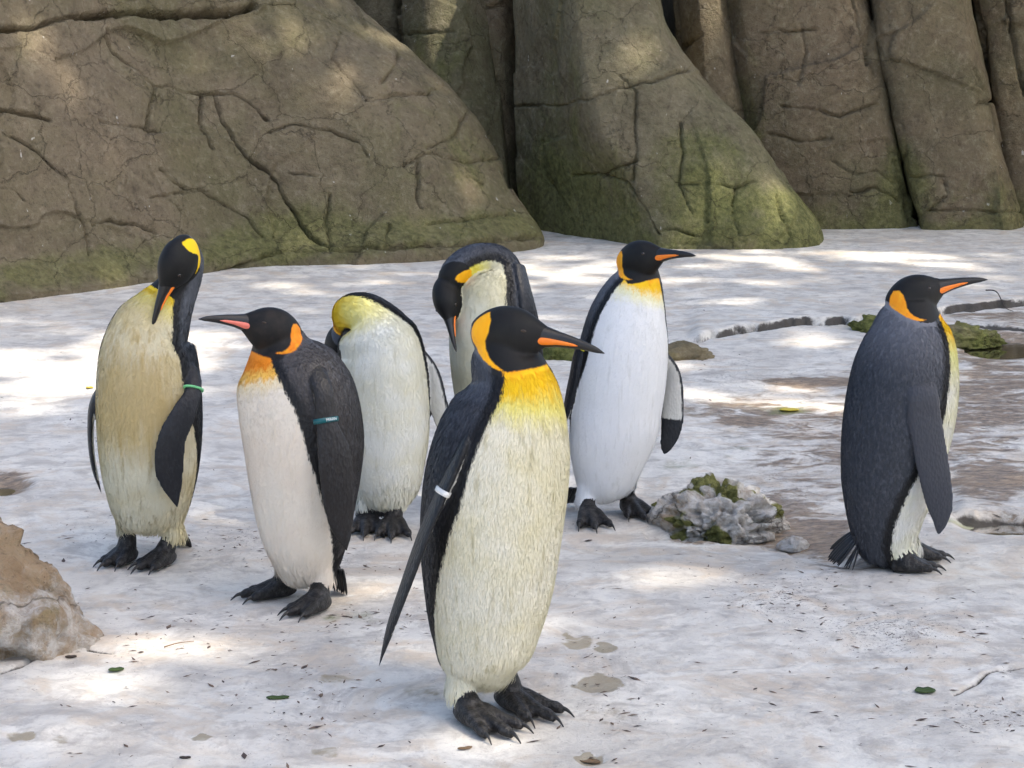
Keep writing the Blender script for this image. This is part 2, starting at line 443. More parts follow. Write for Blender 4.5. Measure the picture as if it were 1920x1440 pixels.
def rock_sheet(name, cols, mat, nu, nv, cracks, moss_fn, amp=1.0, label=None, back=1.6, seed=0.0, blockiness=1.0):
    """cols: list of columns, each [(px, py, depth) from base upwards]; the sheet is closed behind and on top"""
    W = []
    for c in cols:
        c = [p for p in c if p[1] > -250]
        pts = np.array([at_depth(px, py, d) for px, py, d in c])
        bot = pts[0] + np.array([0, 0, -0.25])
        pts = np.vstack([[bot], pts])
        seg = np.r_[0, np.cumsum(np.linalg.norm(np.diff(pts, axis=0), axis=1))]
        dense = catmull(pts, 160)
        s = np.r_[0, np.cumsum(np.linalg.norm(np.diff(dense, axis=0), axis=1))]
        _, vy = project(dense); wgt = np.where(vy > -40, 1.0, .10); wgt[:12] = .5
        cw_ = np.r_[0, np.cumsum(wgt[1:] * np.diff(s))]
        tt = np.interp(np.linspace(0, cw_[-1], nv), cw_, s)
        W.append(np.stack([np.interp(tt, s, dense[:, k]) for k in range(3)], -1))
    W = np.array(W)                                   # ncol, nv, 3
    first = W[0] + np.array([0, back, 0]); last = W[-1] + np.array([0, back, 0])
    # resample each row by arc length of the mean row
    mid = W[:, nv // 3]
    s = np.r_[0, np.cumsum(np.linalg.norm(np.diff(mid, axis=0), axis=1))]
    # densify columns smoothly
    k = len(W)
    ts = np.linspace(0, s[-1], 400); tk = np.interp(ts, s, np.arange(k))
    mx = np.interp(tk, np.arange(k), project(mid)[0])
    wgt = np.where((mx > -40) & (mx < 1960), 1.0, .15)
    cw_ = np.r_[0, np.cumsum(wgt[1:] * np.diff(ts))]
    tcol = np.interp(np.linspace(0, cw_[-1], nu), cw_, tk)
    G = np.zeros((nu, nv, 3))
    i = np.clip(np.floor(tcol).astype(int), 0, k - 2); u = (tcol - i)[:, None, None]
    p0 = W[np.clip(i - 1, 0, k - 1)]; p1 = W[i]; p2 = W[i + 1]; p3 = W[np.clip(i + 2, 0, k - 1)]
    cr = 0.5 * ((2 * p1) + (-p0 + p2) * u + (2 * p0 - 5 * p1 + 4 * p2 - p3) * u ** 2 + (-p0 + 3 * p1 - 3 * p2 + p3) * u ** 3)
    ln = p1 + (p2 - p1) * u
    G = .55 * cr + .45 * ln
    # normals
    du = np.gradient(G, axis=0); dv = np.gradient(G, axis=1)
    N = nrm(np.cross(du, dv))
    flip = np.mean(N[..., 1]) > 0
    if flip: N = -N
    q = G + seed
    # big planar facets: quantised cellular relief
    warp = np.stack([fbm(q * 1.3 + 1, 2), fbm(q * 1.3 + 5, 2), fbm(q * 1.3 + 9, 2)], -1) * .35
    cells = facet(q + warp, 1.15)
    disp = .055 * blockiness * cells + .05 * fbm(q * .9, 3) + .022 * fbm(q * 3.1, 4) + .010 * fbm(q * 9, 4) + .0045 * fbm(q * 26, 3)
    px, py = project(G)
    wob = 2.2 * vnoise(q * 9) + 1.3 * vnoise(q * 24)
    ckm = np.zeros(px.shape)
    for c in cracks:
        wd, dp, poly = c
        jx = 3.0 * vnoise(q * 13 + wd) + 1.6 * vnoise(q * 33 + wd); jy = 3.0 * vnoise(q * 13 + 40 + wd) + 1.6 * vnoise(q * 33 + 60)
        d = np.abs(seg_dist(px + jx, py + jy, poly))
        var = .35 + .65 * sstep(-.55, .35, vnoise(q * 5.5 + 3 * wd)); dp = dp * var; wd = wd * (.55 + .6 * var)
        disp = disp - 1.4 * dp * np.exp(-(d / (wd * .75)) ** 2) - .08 * dp * np.exp(-(d / (wd * 4)) ** 2)
    V = G + N * (disp * amp)[..., None]
    V2 = np.concatenate([(first + 0)[None], V, (last + 0)[None]], 0)
    nc = nu + 2
    faces = grid_faces(nc, nv)
    Vv = V2.reshape(-1, 3)
    # top cap
    top_idx = [r * nv + nv - 1 for r in range(nc)]
    faces = np.asarray(faces)
    # orientation: make the front face outward
    me_faces = faces if flip else faces[:, ::-1]
    cap = Vv[top_idx].copy(); cap[:, 1] = max(Vv[top_idx][:, 1].max(), first[:, 1].max(), last[:, 1].max())
    b0 = len(Vv); Vv = np.vstack([Vv, cap])
    capf = np.array([[top_idx[r], top_idx[r + 1], b0 + r + 1, b0 + r] for r in range(nc - 1)])
    o = mesh_obj(name, Vv, np.vstack([me_faces, capf]), mat)
    pv = np.stack(project(Vv), -1)
    attr(o.data, 'moss', moss_fn(pv[:, 0], pv[:, 1], Vv))
    tag(o, label, 'rock')
    return o

def facet(q, s):
    """cellular relief: each cell is a tilted plane, so the face breaks into flat blocks"""
    q = q * s; i = np.floor(q).astype(np.int64)
    best = np.full(q.shape[:-1], 1e9); val = np.zeros(q.shape[:-1])
    for dx in (-1, 0, 1):
        for dy in (-1, 0, 1):
            for dz in (-1, 0, 1):
                c = i + np.array([dx, dy, dz]); X, Y, Z = c[..., 0], c[..., 1], c[..., 2]
                f = np.stack([c[..., 0] + .5 + .45 * _hash(X, Y, Z), c[..., 1] + .5 + .45 * _hash(X + 71, Y, Z), c[..., 2] + .5 + .45 * _hash(X, Y + 37, Z)], -1)
                d = np.sum((q - f) ** 2, -1)
                t = q - f
                v = _hash(X + 5, Y + 9, Z) * .6 + t[..., 0] * _hash(X, Y, Z + 11) * .9 + t[..., 2] * _hash(X + 3, Y + 3, Z + 3) * .9
                m = d < best
                val = np.where(m, v, val); best = np.where(m, d, best)
    return val

def base_depth(px, py):
    return float(ground_hit(px, py)[1])

def lean_col(pts, lean, d0=None, extra=0.0):
    """pts: [(px, py)] base to top; depth grows by lean (m per m of height)"""
    out = []
    d = base_depth(*pts[0]) + extra if d0 is None else d0
    z0 = at_depth(pts[0][0], pts[0][1], d)[2]
    for k, (px, py) in enumerate(pts):
        dd = d
        for _ in range(6):
            z = at_depth(px, py, dd)[2]; dd = d + lean * (z - z0)
        out.append((px, py, dd))
    return out

def build_rocks():
    m_left = rock_mat('tan_rock', srgb(130, 116, 95), srgb(103, 91, 74), srgb(110, 103, 76), .5)
    m_mid = rock_mat('olive_rock', srgb(126, 116, 93), srgb(92, 83, 65), srgb(106, 103, 75), .62)
    m_right = rock_mat('brown_rock', srgb(122, 107, 86), srgb(94, 82, 66), srgb(104, 97, 73), .5)
    # --- big tilted slab on the left, with a low toe along its foot
    base = [(-420, 640), (-200, 592), (0, 566), (150, 549), (300, 527), (420, 508), (520, 500), (640, 497), (760, 492), (880, 484), (960, 474), (1008, 466)]
    edge = [(1008, 466), (1000, 440), (975, 395), (945, 352), (915, 292), (870, 212), (820, 152), (760, 96), (692, 40), (640, -10), (560, -110), (470, -240), (380, -420)]
    cols = []
    ex = np.array(edge, float)
    for bx, by in base:
        f = (bx + 420) / (1008 + 420.0)
        f2 = f ** 1.0
        col = [(bx, by), (bx - (2 if bx < 900 else 4), by - 26 * (1 if bx > 300 else .7))]
        for (xx, yy) in edge[2:]:
            # fan the columns so that the last one follows the slanting edge
            x = bx + (xx - 1008) * f2 ** 2.2
            w = (466 - yy) / (466.0 + 420)
            y = by - 26 + (yy - 440) * ((by - 26 + 420) / 860.0)
            col.append((x, y))
        c = lean_col(col, .32)
        # the toe stands proud of the face above it
        c = [c[0], c[1]] + [(a, b, d + .10) for a, b, d in c[2:]]
        cols.append(c)
    # turn the right edge away
    lastc = cols[-1]
    cols.append([(a + 8, b, d + .22) for a, b, d in lastc])
    cols.append([(a - 6, b, d + .9) for a, b, d in lastc])
    ck = []
    big = [(-60, 66), (0, 60), (60, 52), (130, 31), (220, 22), (330, 27), (400, 22), (450, 15), (480, 2)]
    ck.append((5.5, .16, big))
    for poly, w, dp in (
        ([(208, 48), (215, 68), (225, 90), (262, 120), (285, 145), (302, 160)], 2.6, .05), ([(302, 160), (293, 195), (285, 236)], 2.4, .05),
        ([(302, 160), (326, 154), (350, 165), (385, 172), (415, 168), (440, 173), (470, 190), (500, 220)], 2.6, .05),
        ([(385, 172), (380, 220), (403, 280)], 2.6, .05), ([(408, 172), (425, 230), (460, 290), (500, 325), (520, 340), (535, 372), (560, 412), (582, 442), (618, 462)], 3.0, .07),
        ([(-10, 205), (40, 215), (90, 225)], 3.2, .06), ([(0, 250), (60, 280), (125, 330), (140, 375), (160, 422), (170, 472)], 2.4, .04),
        ([(190, 225), (240, 232), (310, 243)], 2.0, .03), ([(305, 315), (340, 350), (365, 357)], 2.4, .035), ([(285, 370), (330, 362), (390, 357)], 2.4, .035),
        ([(372, 355), (410, 377), (465, 410), (490, 448)], 2.4, .04), ([(175, 420), (210, 414), (260, 422), (297, 436)], 2.4, .04),
        ([(505, 248), (545, 230), (620, 242), (680, 265), (692, 292)], 2.2, .035), ([(690, 190), (750, 176), (800, 178), (832, 164)], 2.6, .05),
        ([(642, 55), (625, 110), (660, 150), (690, 186)], 2.2, .035), ([(755, 310), (800, 290), (870, 305), (930, 302)], 2.4, .04), ([(785, 300), (780, 345), (784, 392)], 2.4, .035),
        ([(800, 423), (870, 416), (950, 404)], 3.0, .05), ([(730, 425), (720, 458)], 2.4, .045), ([(618, 365), (612, 410), (618, 462)], 2.2, .035),
        ([(0, 354), (24, 354), (50, 378)], 2.2, .03), ([(70, 60), (100, 85), (115, 110)], 2.0, .025), ([(750, 105), (740, 125), (715, 155)], 2.2, .03),
        ([(870, 212), (850, 260), (800, 280)], 2.2, .03), ([(540, 320), (580, 325), (620, 330)], 2.0, .025), ([(845, 303), (870, 335), (900, 350)], 2.2, .03),
        ([(400, 515), (520, 471), (640, 467), (760, 466), (850, 458), (1008, 446)], 4.0, .06), ([(700, 30), (730, 5)], 2.5, .04)):
        ck.append((w, dp, poly))
    def moss_l(px, py, V):
        dd = np.clip(np.interp(px, [-400, 0, 300, 600, 1010], [620, 566, 527, 498, 466]) - py, 0, 999)
        m = .7 * np.exp(-((dd - 45) / 40.0) ** 2)
        return m + .45 * blob(px, py, 560, 400, 120, 70) + .35 * blob(px, py, 780, 230, 130, 140) + .4 * blob(px, py, 900, 320, 60, 80) + .2 * blob(px, py, 60, 90, 110, 40)
    rock_sheet('rock_slab', cols, m_left, 440, 230, ck, moss_l, .8, 'huge tan rock slab with branching cracks sloping up behind the preening penguins', back=2.2, seed=2.0, blockiness=.7)

    # --- the recess between slab and buttress: three narrow upright pieces
    d1 = 13.4
    def upright(xs_base, xs_top, yb, d, lean, bow, edge_in=.35, extra_mid=None):
        cols = []
        n = len(xs_base)
        for j, (xb, xt) in enumerate(zip(xs_base, xs_top)):
            f = j / (n - 1.0)
            dep = d + bow * (2 * f - 1) ** 4
            col = [(xb + (xt - xb) * g, yb + (-420 - yb) * g) for g in np.linspace(0, 1, 9)]
            cols.append(lean_col(col, lean, d0=dep))
        cols = [[(a - 4, b, dd + edge_in) for a, b, dd in cols[0]]] + cols + [[(a + 4, b, dd + edge_in) for a, b, dd in cols[-1]]]
        return cols
    mossr = lambda px, py, V: .95 * np.exp(-np.clip(440 - py, 0, 999) / 90.0) + .1
    mossc = lambda px, py, V: .55 * blob(px, py, 800, 150, 60, 120) + .9 * np.exp(-np.clip(430 - py, 0, 999) / 110.0)
    rock_sheet('rock_column', upright([640, 700, 760, 815], [650, 690, 715, 722], 430, d1 + .5, .05, .25), m_mid, 50, 110, [], mossc, .6,
               'dark narrow rock column rising behind the top corner of the slab', seed=11)
    rock_sheet('rock_column', upright([790, 840, 900, 960], [716, 760, 820, 868], 432, d1 - .45, .32, .2), m_mid, 90, 150,
               [(2.5, .04, [(720, 70), (790, 62), (850, 60)]), (2.5, .03, [(760, 150), (830, 190), (880, 260)])], mossc, .6,
               'rounded rock column with sunlit yellow patch beside the slab edge', seed=14)
    rock_sheet('rock_column', upright([905, 930, 960, 990], [868, 890, 915, 936], 432, d1 + .12, .06, .2), m_right, 50, 120,
               [(3, .07, [(868, 18), (900, 15), (930, 10), (945, 4)]), (2, .03, [(880, 60), (910, 55), (940, 45)])], mossc, .6,
               'slim upright rock block squeezed between column and leaning buttress', seed=19)
    rock_sheet('rock_column', upright([940, 980, 1020, 1060], [938, 956, 980, 1010], 430, d1 + .3, .06, .2), m_right, 50, 120,
               [(3.0, .08, [(948, 40), (952, 90), (950, 150), (946, 230)])], mossr, .6,
               'dark rock strip in the deep groove left of the leaning buttress', seed=23)

    # --- leaning buttress in the middle: mossy shaded flank, ridge, broad face, right edge
    yb = 442
    flank = lean_col([(975, 415), (972, 380), (965, 330), (960, 260), (958, 180), (958, 80), (960, -40), (960, -200), (960, -420)], .12, d0=13.2)
    fl2 = lean_col([(1090, 428), (1085, 385), (1070, 330), (1050, 260), (1035, 180), (1022, 80), (1012, -40), (1000, -200), (985, -420)], .18, d0=12.65)
    fl3 = lean_col([(1185, 440), (1172, 390), (1150, 335), (1112, 268), (1088, 180), (1066, 80), (1050, -40), (1035, -200), (1015, -420)], .26, d0=12.2)
    rg = lean_col([(1228, 445), (1212, 390), (1190, 335), (1142, 268), (1112, 180), (1090, 80), (1072, -40), (1050, -200), (1030, -420)], .30, d0=12.05)
    f1 = lean_col([(1310, 448), (1300, 395), (1285, 335), (1238, 268), (1190, 180), (1140, 80), (1110, -40), (1085, -200), (1060, -420)], .32, d0=12.0)
    f2 = lean_col([(1420, 450), (1395, 395), (1360, 335), (1310, 268), (1240, 180), (1190, 80), (1155, -40), (1120, -200), (1090, -420)], .34, d0=12.0)
    f3 = lean_col([(1495, 450), (1468, 395), (1428, 335), (1374, 262), (1300, 180), (1240, 80), (1200, -40), (1160, -200), (1120, -420)], .36, d0=12.05)
    f4 = lean_col([(1533, 447), (1502, 392), (1456, 325), (1398, 242), (1318, 160), (1252, 60), (1225, -40), (1180, -200), (1130, -420)], .38, d0=12.2)
    f5 = [(a + 6, b, d + .28) for a, b, d in f4]
    f6 = [(a - 8, b, d + 1.0) for a, b, d in f4]
    ckm = [(w, dp, p) for p, w, dp in (
        ([(963, 198), (1043, 200), (1101, 186), (1164, 166), (1221, 152), (1290, 132)], 2.4, .045), ([(1164, 143), (1192, 172), (1190, 229), (1196, 286), (1184, 341)], 2.6, .045),
        ([(1195, 298), (1164, 315), (1124, 327), (1078, 327)], 3, .06), ([(1124, 327), (1175, 344), (1205, 390), (1233, 441)], 2.6, .045),
        ([(1273, 229), (1280, 286), (1271, 344), (1298, 397)], 2.2, .03), ([(1273, 344), (1336, 346), (1382, 351), (1418, 342)], 2.2, .03),
        ([(1456, 367), (1466, 413), (1482, 441)], 4, .06), ([(1012, 265), (1012, 320), (1040, 360)], 2.6, .04), ([(1240, 430), (1260, 428), (1300, 440)], 3, .05), ([(1380, 350), (1372, 400), (1390, 440)], 2.2, .03))]
    def moss_m(px, py, V):
        m = .95 * blob(px, py, 1060, 380, 110, 110) + .6 * blob(px, py, 1330, 300, 90, 90) + .75 * blob(px, py, 1500, 410, 60, 60) + .55 * np.exp(-np.clip(445 - py, 0, 999) / 60.0) + .35 * blob(px, py, 1060, 180, 50, 120)
        return m + .25 * blob(px, py, 1400, 400, 160, 60)
    rock_sheet('rock_buttress', [flank, fl2, fl3, rg, f1, f2, f3, f4, f5, f6], m_mid, 280, 210, ckm, moss_m, .75,
               'leaning olive rock buttress with mossy flank tapering to a point on the white ground', back=2.0, seed=31, blockiness=.6)

    # --- sunlit piece behind the buttress
    rock_sheet('rock_column', upright([1300, 1350, 1400, 1440], [1225, 1260, 1300, 1325], 428, 13.15, .12, .25), m_right, 70, 130,
               [(3, .05, [(1262, 100), (1290, 80), (1318, 60)])], mossr, .6, 'sunlit ochre rock piece peeping out behind the buttress edge', seed=37)

    # --- right-hand walls
    def wall(x_b, x_t, yb, d, lean, curve):
        cols = []
        for j, (xb, xt) in enumerate(zip(x_b, x_t)):
            col = []
            for g in np.linspace(0, 1, 10):
                gg = 1 - (1 - g) ** 1.7
                col.append((xb + (xt - xb) * gg, yb + (-420 - yb) * g))
            cols.append(lean_col(col, lean, d0=d + curve[j]))
        return cols
    ckr = [(w, dp, p) for p, w, dp in (
        ([(1427, 60), (1496, 57), (1530, 54)], 2.6, .045), ([(1467, 200), (1536, 206), (1571, 218), (1640, 198)], 3.2, .04), ([(1500, 30), (1510, 100), (1495, 160)], 2, .025),
        ([(1440, 250), (1500, 268), (1560, 262)], 2.2, .03), ([(1560, 300), (1600, 330), (1640, 320), (1680, 345)], 3.4, .05), ([(1600, 360), (1640, 352), (1690, 372)], 3.2, .05),
        ([(1702, 332), (1771, 330), (1777, 367), (1740, 395)], 2.2, .035), ([(1737, 395), (1823, 395), (1912, 401)], 3.2, .05), ([(1690, 230), (1700, 270), (1688, 320)], 2.2, .03),
        ([(1820, 130), (1850, 190), (1890, 200)], 2.2, .03), ([(1830, 195), (1880, 190)], 2.6, .04), ([(1705, 385), (1722, 425)], 4, .07), ([(1600, 0), (1614, 57), (1634, 143)], 2.4, .03))]
    def moss_r(px, py, V):
        return .85 * np.exp(-np.clip(430 - py, 0, 999) / 55.0) + .8 * blob(px, py, 1690, 330, 45, 90) + .6 * blob(px, py, 1390, 250, 45, 150) + .3 * blob(px, py, 1440, 380, 90, 60) + .3 * blob(px, py, 1880, 380, 50, 60)
    rock_sheet('rock_wall', wall([1380, 1400, 1450, 1540, 1620, 1690, 1716, 1722], [1318, 1328, 1360, 1420, 1500, 1570, 1592, 1594], 427, 13.1, .10, [1.0, .35, .08, 0, 0, .02, .14, .8]), m_right, 190, 180, ckr, moss_r, .75,
               'brown rock wall section between the buttress and the long vertical crack', seed=41, blockiness=.8)
    rock_sheet('rock_wall', wall([1712, 1722, 1750, 1800, 1850, 1890, 1912, 1918], [1594, 1600, 1630, 1680, 1720, 1752, 1768, 1766], 430, 13.0, .12, [.8, .12, .02, 0, 0, .02, .2, 1.0]), m_right, 130, 180, ckr, moss_r, .75,
               'brown rock wall section right of the long vertical crack', seed=45, blockiness=.8)
    rock_sheet('rock_wall', wall([1880, 1900, 1960, 2080, 2250, 2450], [1780, 1800, 1850, 1960, 2100, 2300], 432, 13.5, .08, [.8, .1, 0, 0, -.2, -.6]), m_right, 90, 140,
               [(4, .07, [(1890, 0), (1905, 90), (1925, 180)])], moss_r, .8, 'dark rock wall in the recess past the curved right edge', seed=52)
    return m_left, m_mid, m_right

def boulder(name, label, cxy, size, mat, seed, rough=.18, moss=None, white=None, sub=5, sink=.25, pits=0.0, yaw=0.0, shape=None):
    """an irregular stone whose foot sits in the ground; cxy: pixel of its foot centre or a world point"""
    import bmesh
    c = ground_hit(*cxy)
    bm = bmesh.new(); bmesh.ops.create_icosphere(bm, subdivisions=sub, radius=1)
    P = np.array([v.co[:] for v in bm.verts]); Fc = np.array([[v.index for v in f.verts] for f in bm.faces]); bm.free()
    q = P * 1.3 + seed
    w = np.stack([fbm(q * 1.2, 2), fbm(q * 1.2 + 4, 2), fbm(q * 1.2 + 8, 2)], -1) * .3
    r = 1 + rough * (.8 * facet(q + w, 1.3) + .9 * fbm(q * 1.1, 3) + .45 * fbm(q * 4, 4) + .18 * fbm(q * 14, 3))
    if pits:
        r = r - pits * sstep(.12, .5, fbm(q * 3.4 + 2, 3)) - pits * .5 * sstep(.15, .45, fbm(q * 8 + 5, 2))
    V = P * r[:, None]
    if shape is not None: V = shape(V)
    V[:, 2] = np.where(V[:, 2] < -sink, -sink - .15 * np.tanh(-(V[:, 2] + sink)), V[:, 2]) + sink
    V = V * np.array(size)
    cy, sy = math.cos(yaw), math.sin(yaw)
    V = np.stack([V[:, 0] * cy - V[:, 1] * sy, V[:, 0] * sy + V[:, 1] * cy, V[:, 2]], -1)
    o = mesh_obj(name, V + c + np.array([0, 0, -.03]), Fc, mat, origin=c)
    Pn = P
    z = V[:, 2] / size[2]
    attr(o.data, 'moss', moss(Pn, z) if moss else np.zeros(len(V)))
    attr(o.data, 'white', white(Pn, z) if white else np.zeros(len(V)))
    tag(o, label, 'rock')
    return o
# ------------------------------------------------------------------ penguins
def plumage_mat(name, belly, belly2, streak, dirt=None, bib=(srgb(245, 142, 8), srgb(246, 196, 22), srgb(238, 228, 130)), bib_len=1.0,
                back=(srgb(112, 115, 124), srgb(52, 55, 62)), flip=srgb(30, 32, 37), ear=srgb(246, 158, 6), streak_amt=.35, warm_black=0.0):
    t = NT(name)
    co = t.coord('Object'); cs = t.coord('Object', (1, 1, .22)); cs2 = t.coord('Object', (1, 1, .12))
    nz = t.noise(co, 9, 4, .6); nf = t.noise(cs, 170, 3, .6); ns = t.noise(cs2, 60, 4, .65); nl = t.noise(co, 5, 4, .6)
    jit = t.math('MULTIPLY_ADD', nf, .016, -.008)
    jit2 = t.math('MULTIPLY_ADD', nz, .012, -.006)
    fw = t.math('ADD', t.math('ADD', t.attr('fw'), jit), jit2)
    ft = t.math('ADD', t.attr('ft'), t.math('MULTIPLY_ADD', t.noise(cs, 40, 4, .6), .05, -.025))
    fh = t.math('ADD', t.attr('fh'), t.math('MULTIPLY', jit, .35))
    fe = t.math('ADD', t.attr('fe'), t.math('MULTIPLY', jit, .30))
    # belly with streaks, then the bib
    bel = t.mix(t.step(nl, .35, .65), belly, belly2)
    bel = t.mix(t.math('MULTIPLY', t.step(ns, .52, .70), streak_amt), bel, streak)
    if dirt is not None:
        dm = t.math('MULTIPLY', t.step(t.math('ADD', t.attr('mid'), t.math('MULTIPLY_ADD', ns, .9, -.45)), .3, .9), .8)
        bel = t.mix(dm, bel, dirt)
    k = bib_len
    bel = t.mix(t.step(ft, .19 * k, .09 * k), bel, bib[2])
    bel = t.mix(t.step(ft, .115 * k, .055 * k), bel, bib[1])
    bel = t.mix(t.step(ft, .045 * k, .0), bel, bib[0])
    # back: silver nape to slate, black seam beside the white
    bk = t.mix(t.step(t.attr('ft'), -.02, .20), back[0], back[1])
    sc1 = t.noise(t.coord('Object', (1, 1, .5)), 120, 3, .7)
    bk = t.mix(t.math('MULTIPLY', t.step(sc1, .42, .75), .30), bk, t.mix(.5, back[0], srgb(120, 123, 130)))
    seam = t.step(fw, -.034, -.016)
    bk = t.mix(seam, bk, srgb(20, 20, 22))
    col = t.mix(t.step(fw, -.0035, .0035), bk, bel)
    # flippers
    fl = t.mix(t.math('MULTIPLY', t.step(sc1, .45, .7), .30), flip, srgb(62, 64, 70))
    flw = t.mix(t.step(t.math('ADD', t.attr('flu'), t.math('ADD', t.math('MULTIPLY', jit, .9), jit2)), -.002, .003), fl, srgb(214, 212, 204))
    pid = t.attr('pid')
    col = t.mix(t.step(pid, .35, .65), col, flw)
    # head
    hd = t.mix(t.step(t.noise(co, 30, 3), .4, .7), srgb(8, 8, 9), srgb(17, 18, 16) if not warm_black else srgb(30, 25, 22))
    col = t.mix(t.step(fh, -.0025, .0025), col, hd)
    ec = t.mix(t.step(t.noise(cs, 50, 3), .4, .7), ear, t.mix(.35, ear, srgb(255, 205, 40)))
    col = t.mix(t.step(fe, -.0018, .0018), col, ec)
    # legs and feet
    ft_c = t.mix(t.step(t.noise(co, 70, 4, .7), .42, .7), srgb(27, 26, 26), srgb(64, 62, 61))
    foot = t.step(pid, 1.35, 1.65)
    col = t.mix(foot, col, ft_c)
    white_m = t.math('MULTIPLY', t.step(fw, -.002, .002), t.math('SUBTRACT', 1.0, t.step(fh, -.002, .002)))
    scl = t.voro(t.coord('Object', (1, 1, .55)), 150, 'F1')
    scl_f = t.voro(co, 210, 'F1')
    hb = t.mix(white_m, t.math('MULTIPLY_ADD', scl, .9, t.math('MULTIPLY', nf, .5)), t.math('MULTIPLY_ADD', ns, .8, t.math('MULTIPLY', nf, .7)))
    hb = t.mix(t.step(fh, -.002, .002), hb, t.math('MULTIPLY', nf, .22))
    hb = t.mix(foot, hb, scl_f)
    rough = t.mix(white_m, (.47, .47, .47, 1), (.72, .72, .72, 1))
    rough = t.mix(t.step(fh, -.002, .002), rough, (.62, .62, .62, 1))
    rough = t.mix(foot, rough, (.5, .5, .5, 1))
    return t.done(col, rough, t.bump(hb, .38, .004), .34)

HEAD_RINGS = [(-.076, .010, -.010, .004), (-.070, .020, -.026, .018), (-.060, .031, -.040, .028), (-.043, .044, -.052, .037), (-.020, .054, -.058, .0425), (.008, .0565, -.058, .0435),
              (.032, .0515, -.052, .0395), (.050, .0430, -.040, .0310), (.066, .0335, -.026, .0215), (.082, .0255, -.014, .0130), (.098, .018, -.006, .007), (.104, .010, .002, .003)]
EAR_POLY = np.array([(-.076, .000), (-.067, .026), (-.053, .037), (-.039, .036), (-.032, .022), (-.033, .002), (-.037, -.014), (-.034, -.028), (-.024, -.041), (-.010, -.0515), (.006, -.0585), (.006, -.0605), (-.014, -.0570), (-.032, -.049), (-.049, -.037), (-.063, -.021), (-.073, -.008)])
EAR_C = np.array([-.045, -.012])

def poly_sd(P, poly):
    """signed distance, positive inside"""
    d = np.full(len(P), 1e9); inside = np.zeros(len(P), bool)
    n = len(poly)
    for i in range(n):
        a, b = poly[i], poly[(i + 1) % n]
        e = b - a; w = P - a
        t = np.clip((w @ e) / (e @ e), 0, 1)
        d = np.minimum(d, np.linalg.norm(w - t[:, None] * e, axis=1))
        c = ((a[1] <= P[:, 1]) != (b[1] <= P[:, 1])) & (P[:, 0] < (b[0] - a[0]) * (P[:, 1] - a[1]) / (b[1] - a[1] + 1e-12) + a[0])
        inside ^= c
    return np.where(inside, d, -d)

class Src:
    """collects closed source meshes with per-vertex fields"""
    KEYS = ('fw', 'ft', 'pid', 'flu', 'neck', 'mid')
    def __init__(self):
        self.V = []; self.F = []; self.n = 0; self.A = {k: [] for k in self.KEYS}; self.flow = []; self.part = []
    def add(self, V, F, flow, part, **kw):
        self.V.append(V); self.F.append(np.asarray(F) + self.n); self.n += len(V)
        dflt = dict(fw=-.05, ft=.3, pid=0., flu=-.02, neck=0., mid=0.); dflt.update(kw)
        for k in self.KEYS:
            v = dflt[k]; self.A[k].append(np.full(len(V), v) if np.isscalar(v) else np.asarray(v))
        self.flow.append(np.broadcast_to(flow, V.shape).copy()); self.part.append(np.full(len(V), part))

def loft(C, e1, e2, r1, r2, nseg, r2b=None):
    """closed tube: rings around C with axes e1 (radius r1) and e2 (radius r2; r2b on the negative side)"""
    th = np.linspace(0, 2 * math.pi, nseg, endpoint=False)
    c, s = np.cos(th), np.sin(th)
    if r2b is None: r2b = r2
    rr = np.where(s[None, :] >= 0, np.asarray(r2)[:, None], np.asarray(r2b)[:, None])
    V = C[:, None, :] + e1[:, None, :] * (np.asarray(r1)[:, None] * c[None, :])[..., None] + e2[:, None, :] * (rr * s[None, :])[..., None]
    n = len(C)
    F4 = grid_faces(n, nseg, wrap=True)
    V = V.reshape(-1, 3)
    T = np.vstack([F4[:, [0, 1, 2]], F4[:, [0, 2, 3]]])
    b = len(V); V = np.vstack([V, [C[0]], [C[-1]]])
    j = np.arange(nseg); j1 = (j + 1) % nseg
    cap0 = np.stack([np.full(nseg, b), j1, j], -1)
    cap1 = np.stack([np.full(nseg, b + 1), (n - 1) * nseg + j, (n - 1) * nseg + j1], -1)
    return V, np.vstack([T, cap0, cap1]), th

def frames(C, ref):
    T = nrm(np.gradient(C, axis=0))
    ref = np.broadcast_to(ref, C.shape)
    a = nrm(ref - np.sum(ref * T, -1, keepdims=True) * T)
    return T, a, np.cross(T, a)

def remesh(V, F, voxel):
    me = bpy.data.meshes.new('tmp'); me.from_pydata(V.tolist(), [], F.tolist()); me.update()
    o = bpy.data.objects.new('tmp', me); sc.collection.objects.link(o)
    md = o.modifiers.new('r', 'REMESH'); md.mode = 'VOXEL'; md.voxel_size = voxel; md.adaptivity = 0
    dg = bpy.context.evaluated_depsgraph_get(); dg.update()
    ev = o.evaluated_get(dg); m2 = bpy.data.meshes.new_from_object(ev)
    n = len(m2.vertices); co = np.zeros(n * 3, np.float32); m2.vertices.foreach_get('co', co)
    k = len(m2.polygons); lt = np.zeros(k, np.int32); m2.polygons.foreach_get('loop_total', lt)
    li = np.zeros(len(m2.loops), np.int32); m2.loops.foreach_get('vertex_index', li)
    bpy.data.objects.remove(o); bpy.data.meshes.remove(me); bpy.data.meshes.remove(m2)
    assert (lt == 4).all()
    return co.reshape(-1, 3).astype(float), li.reshape(-1, 4)

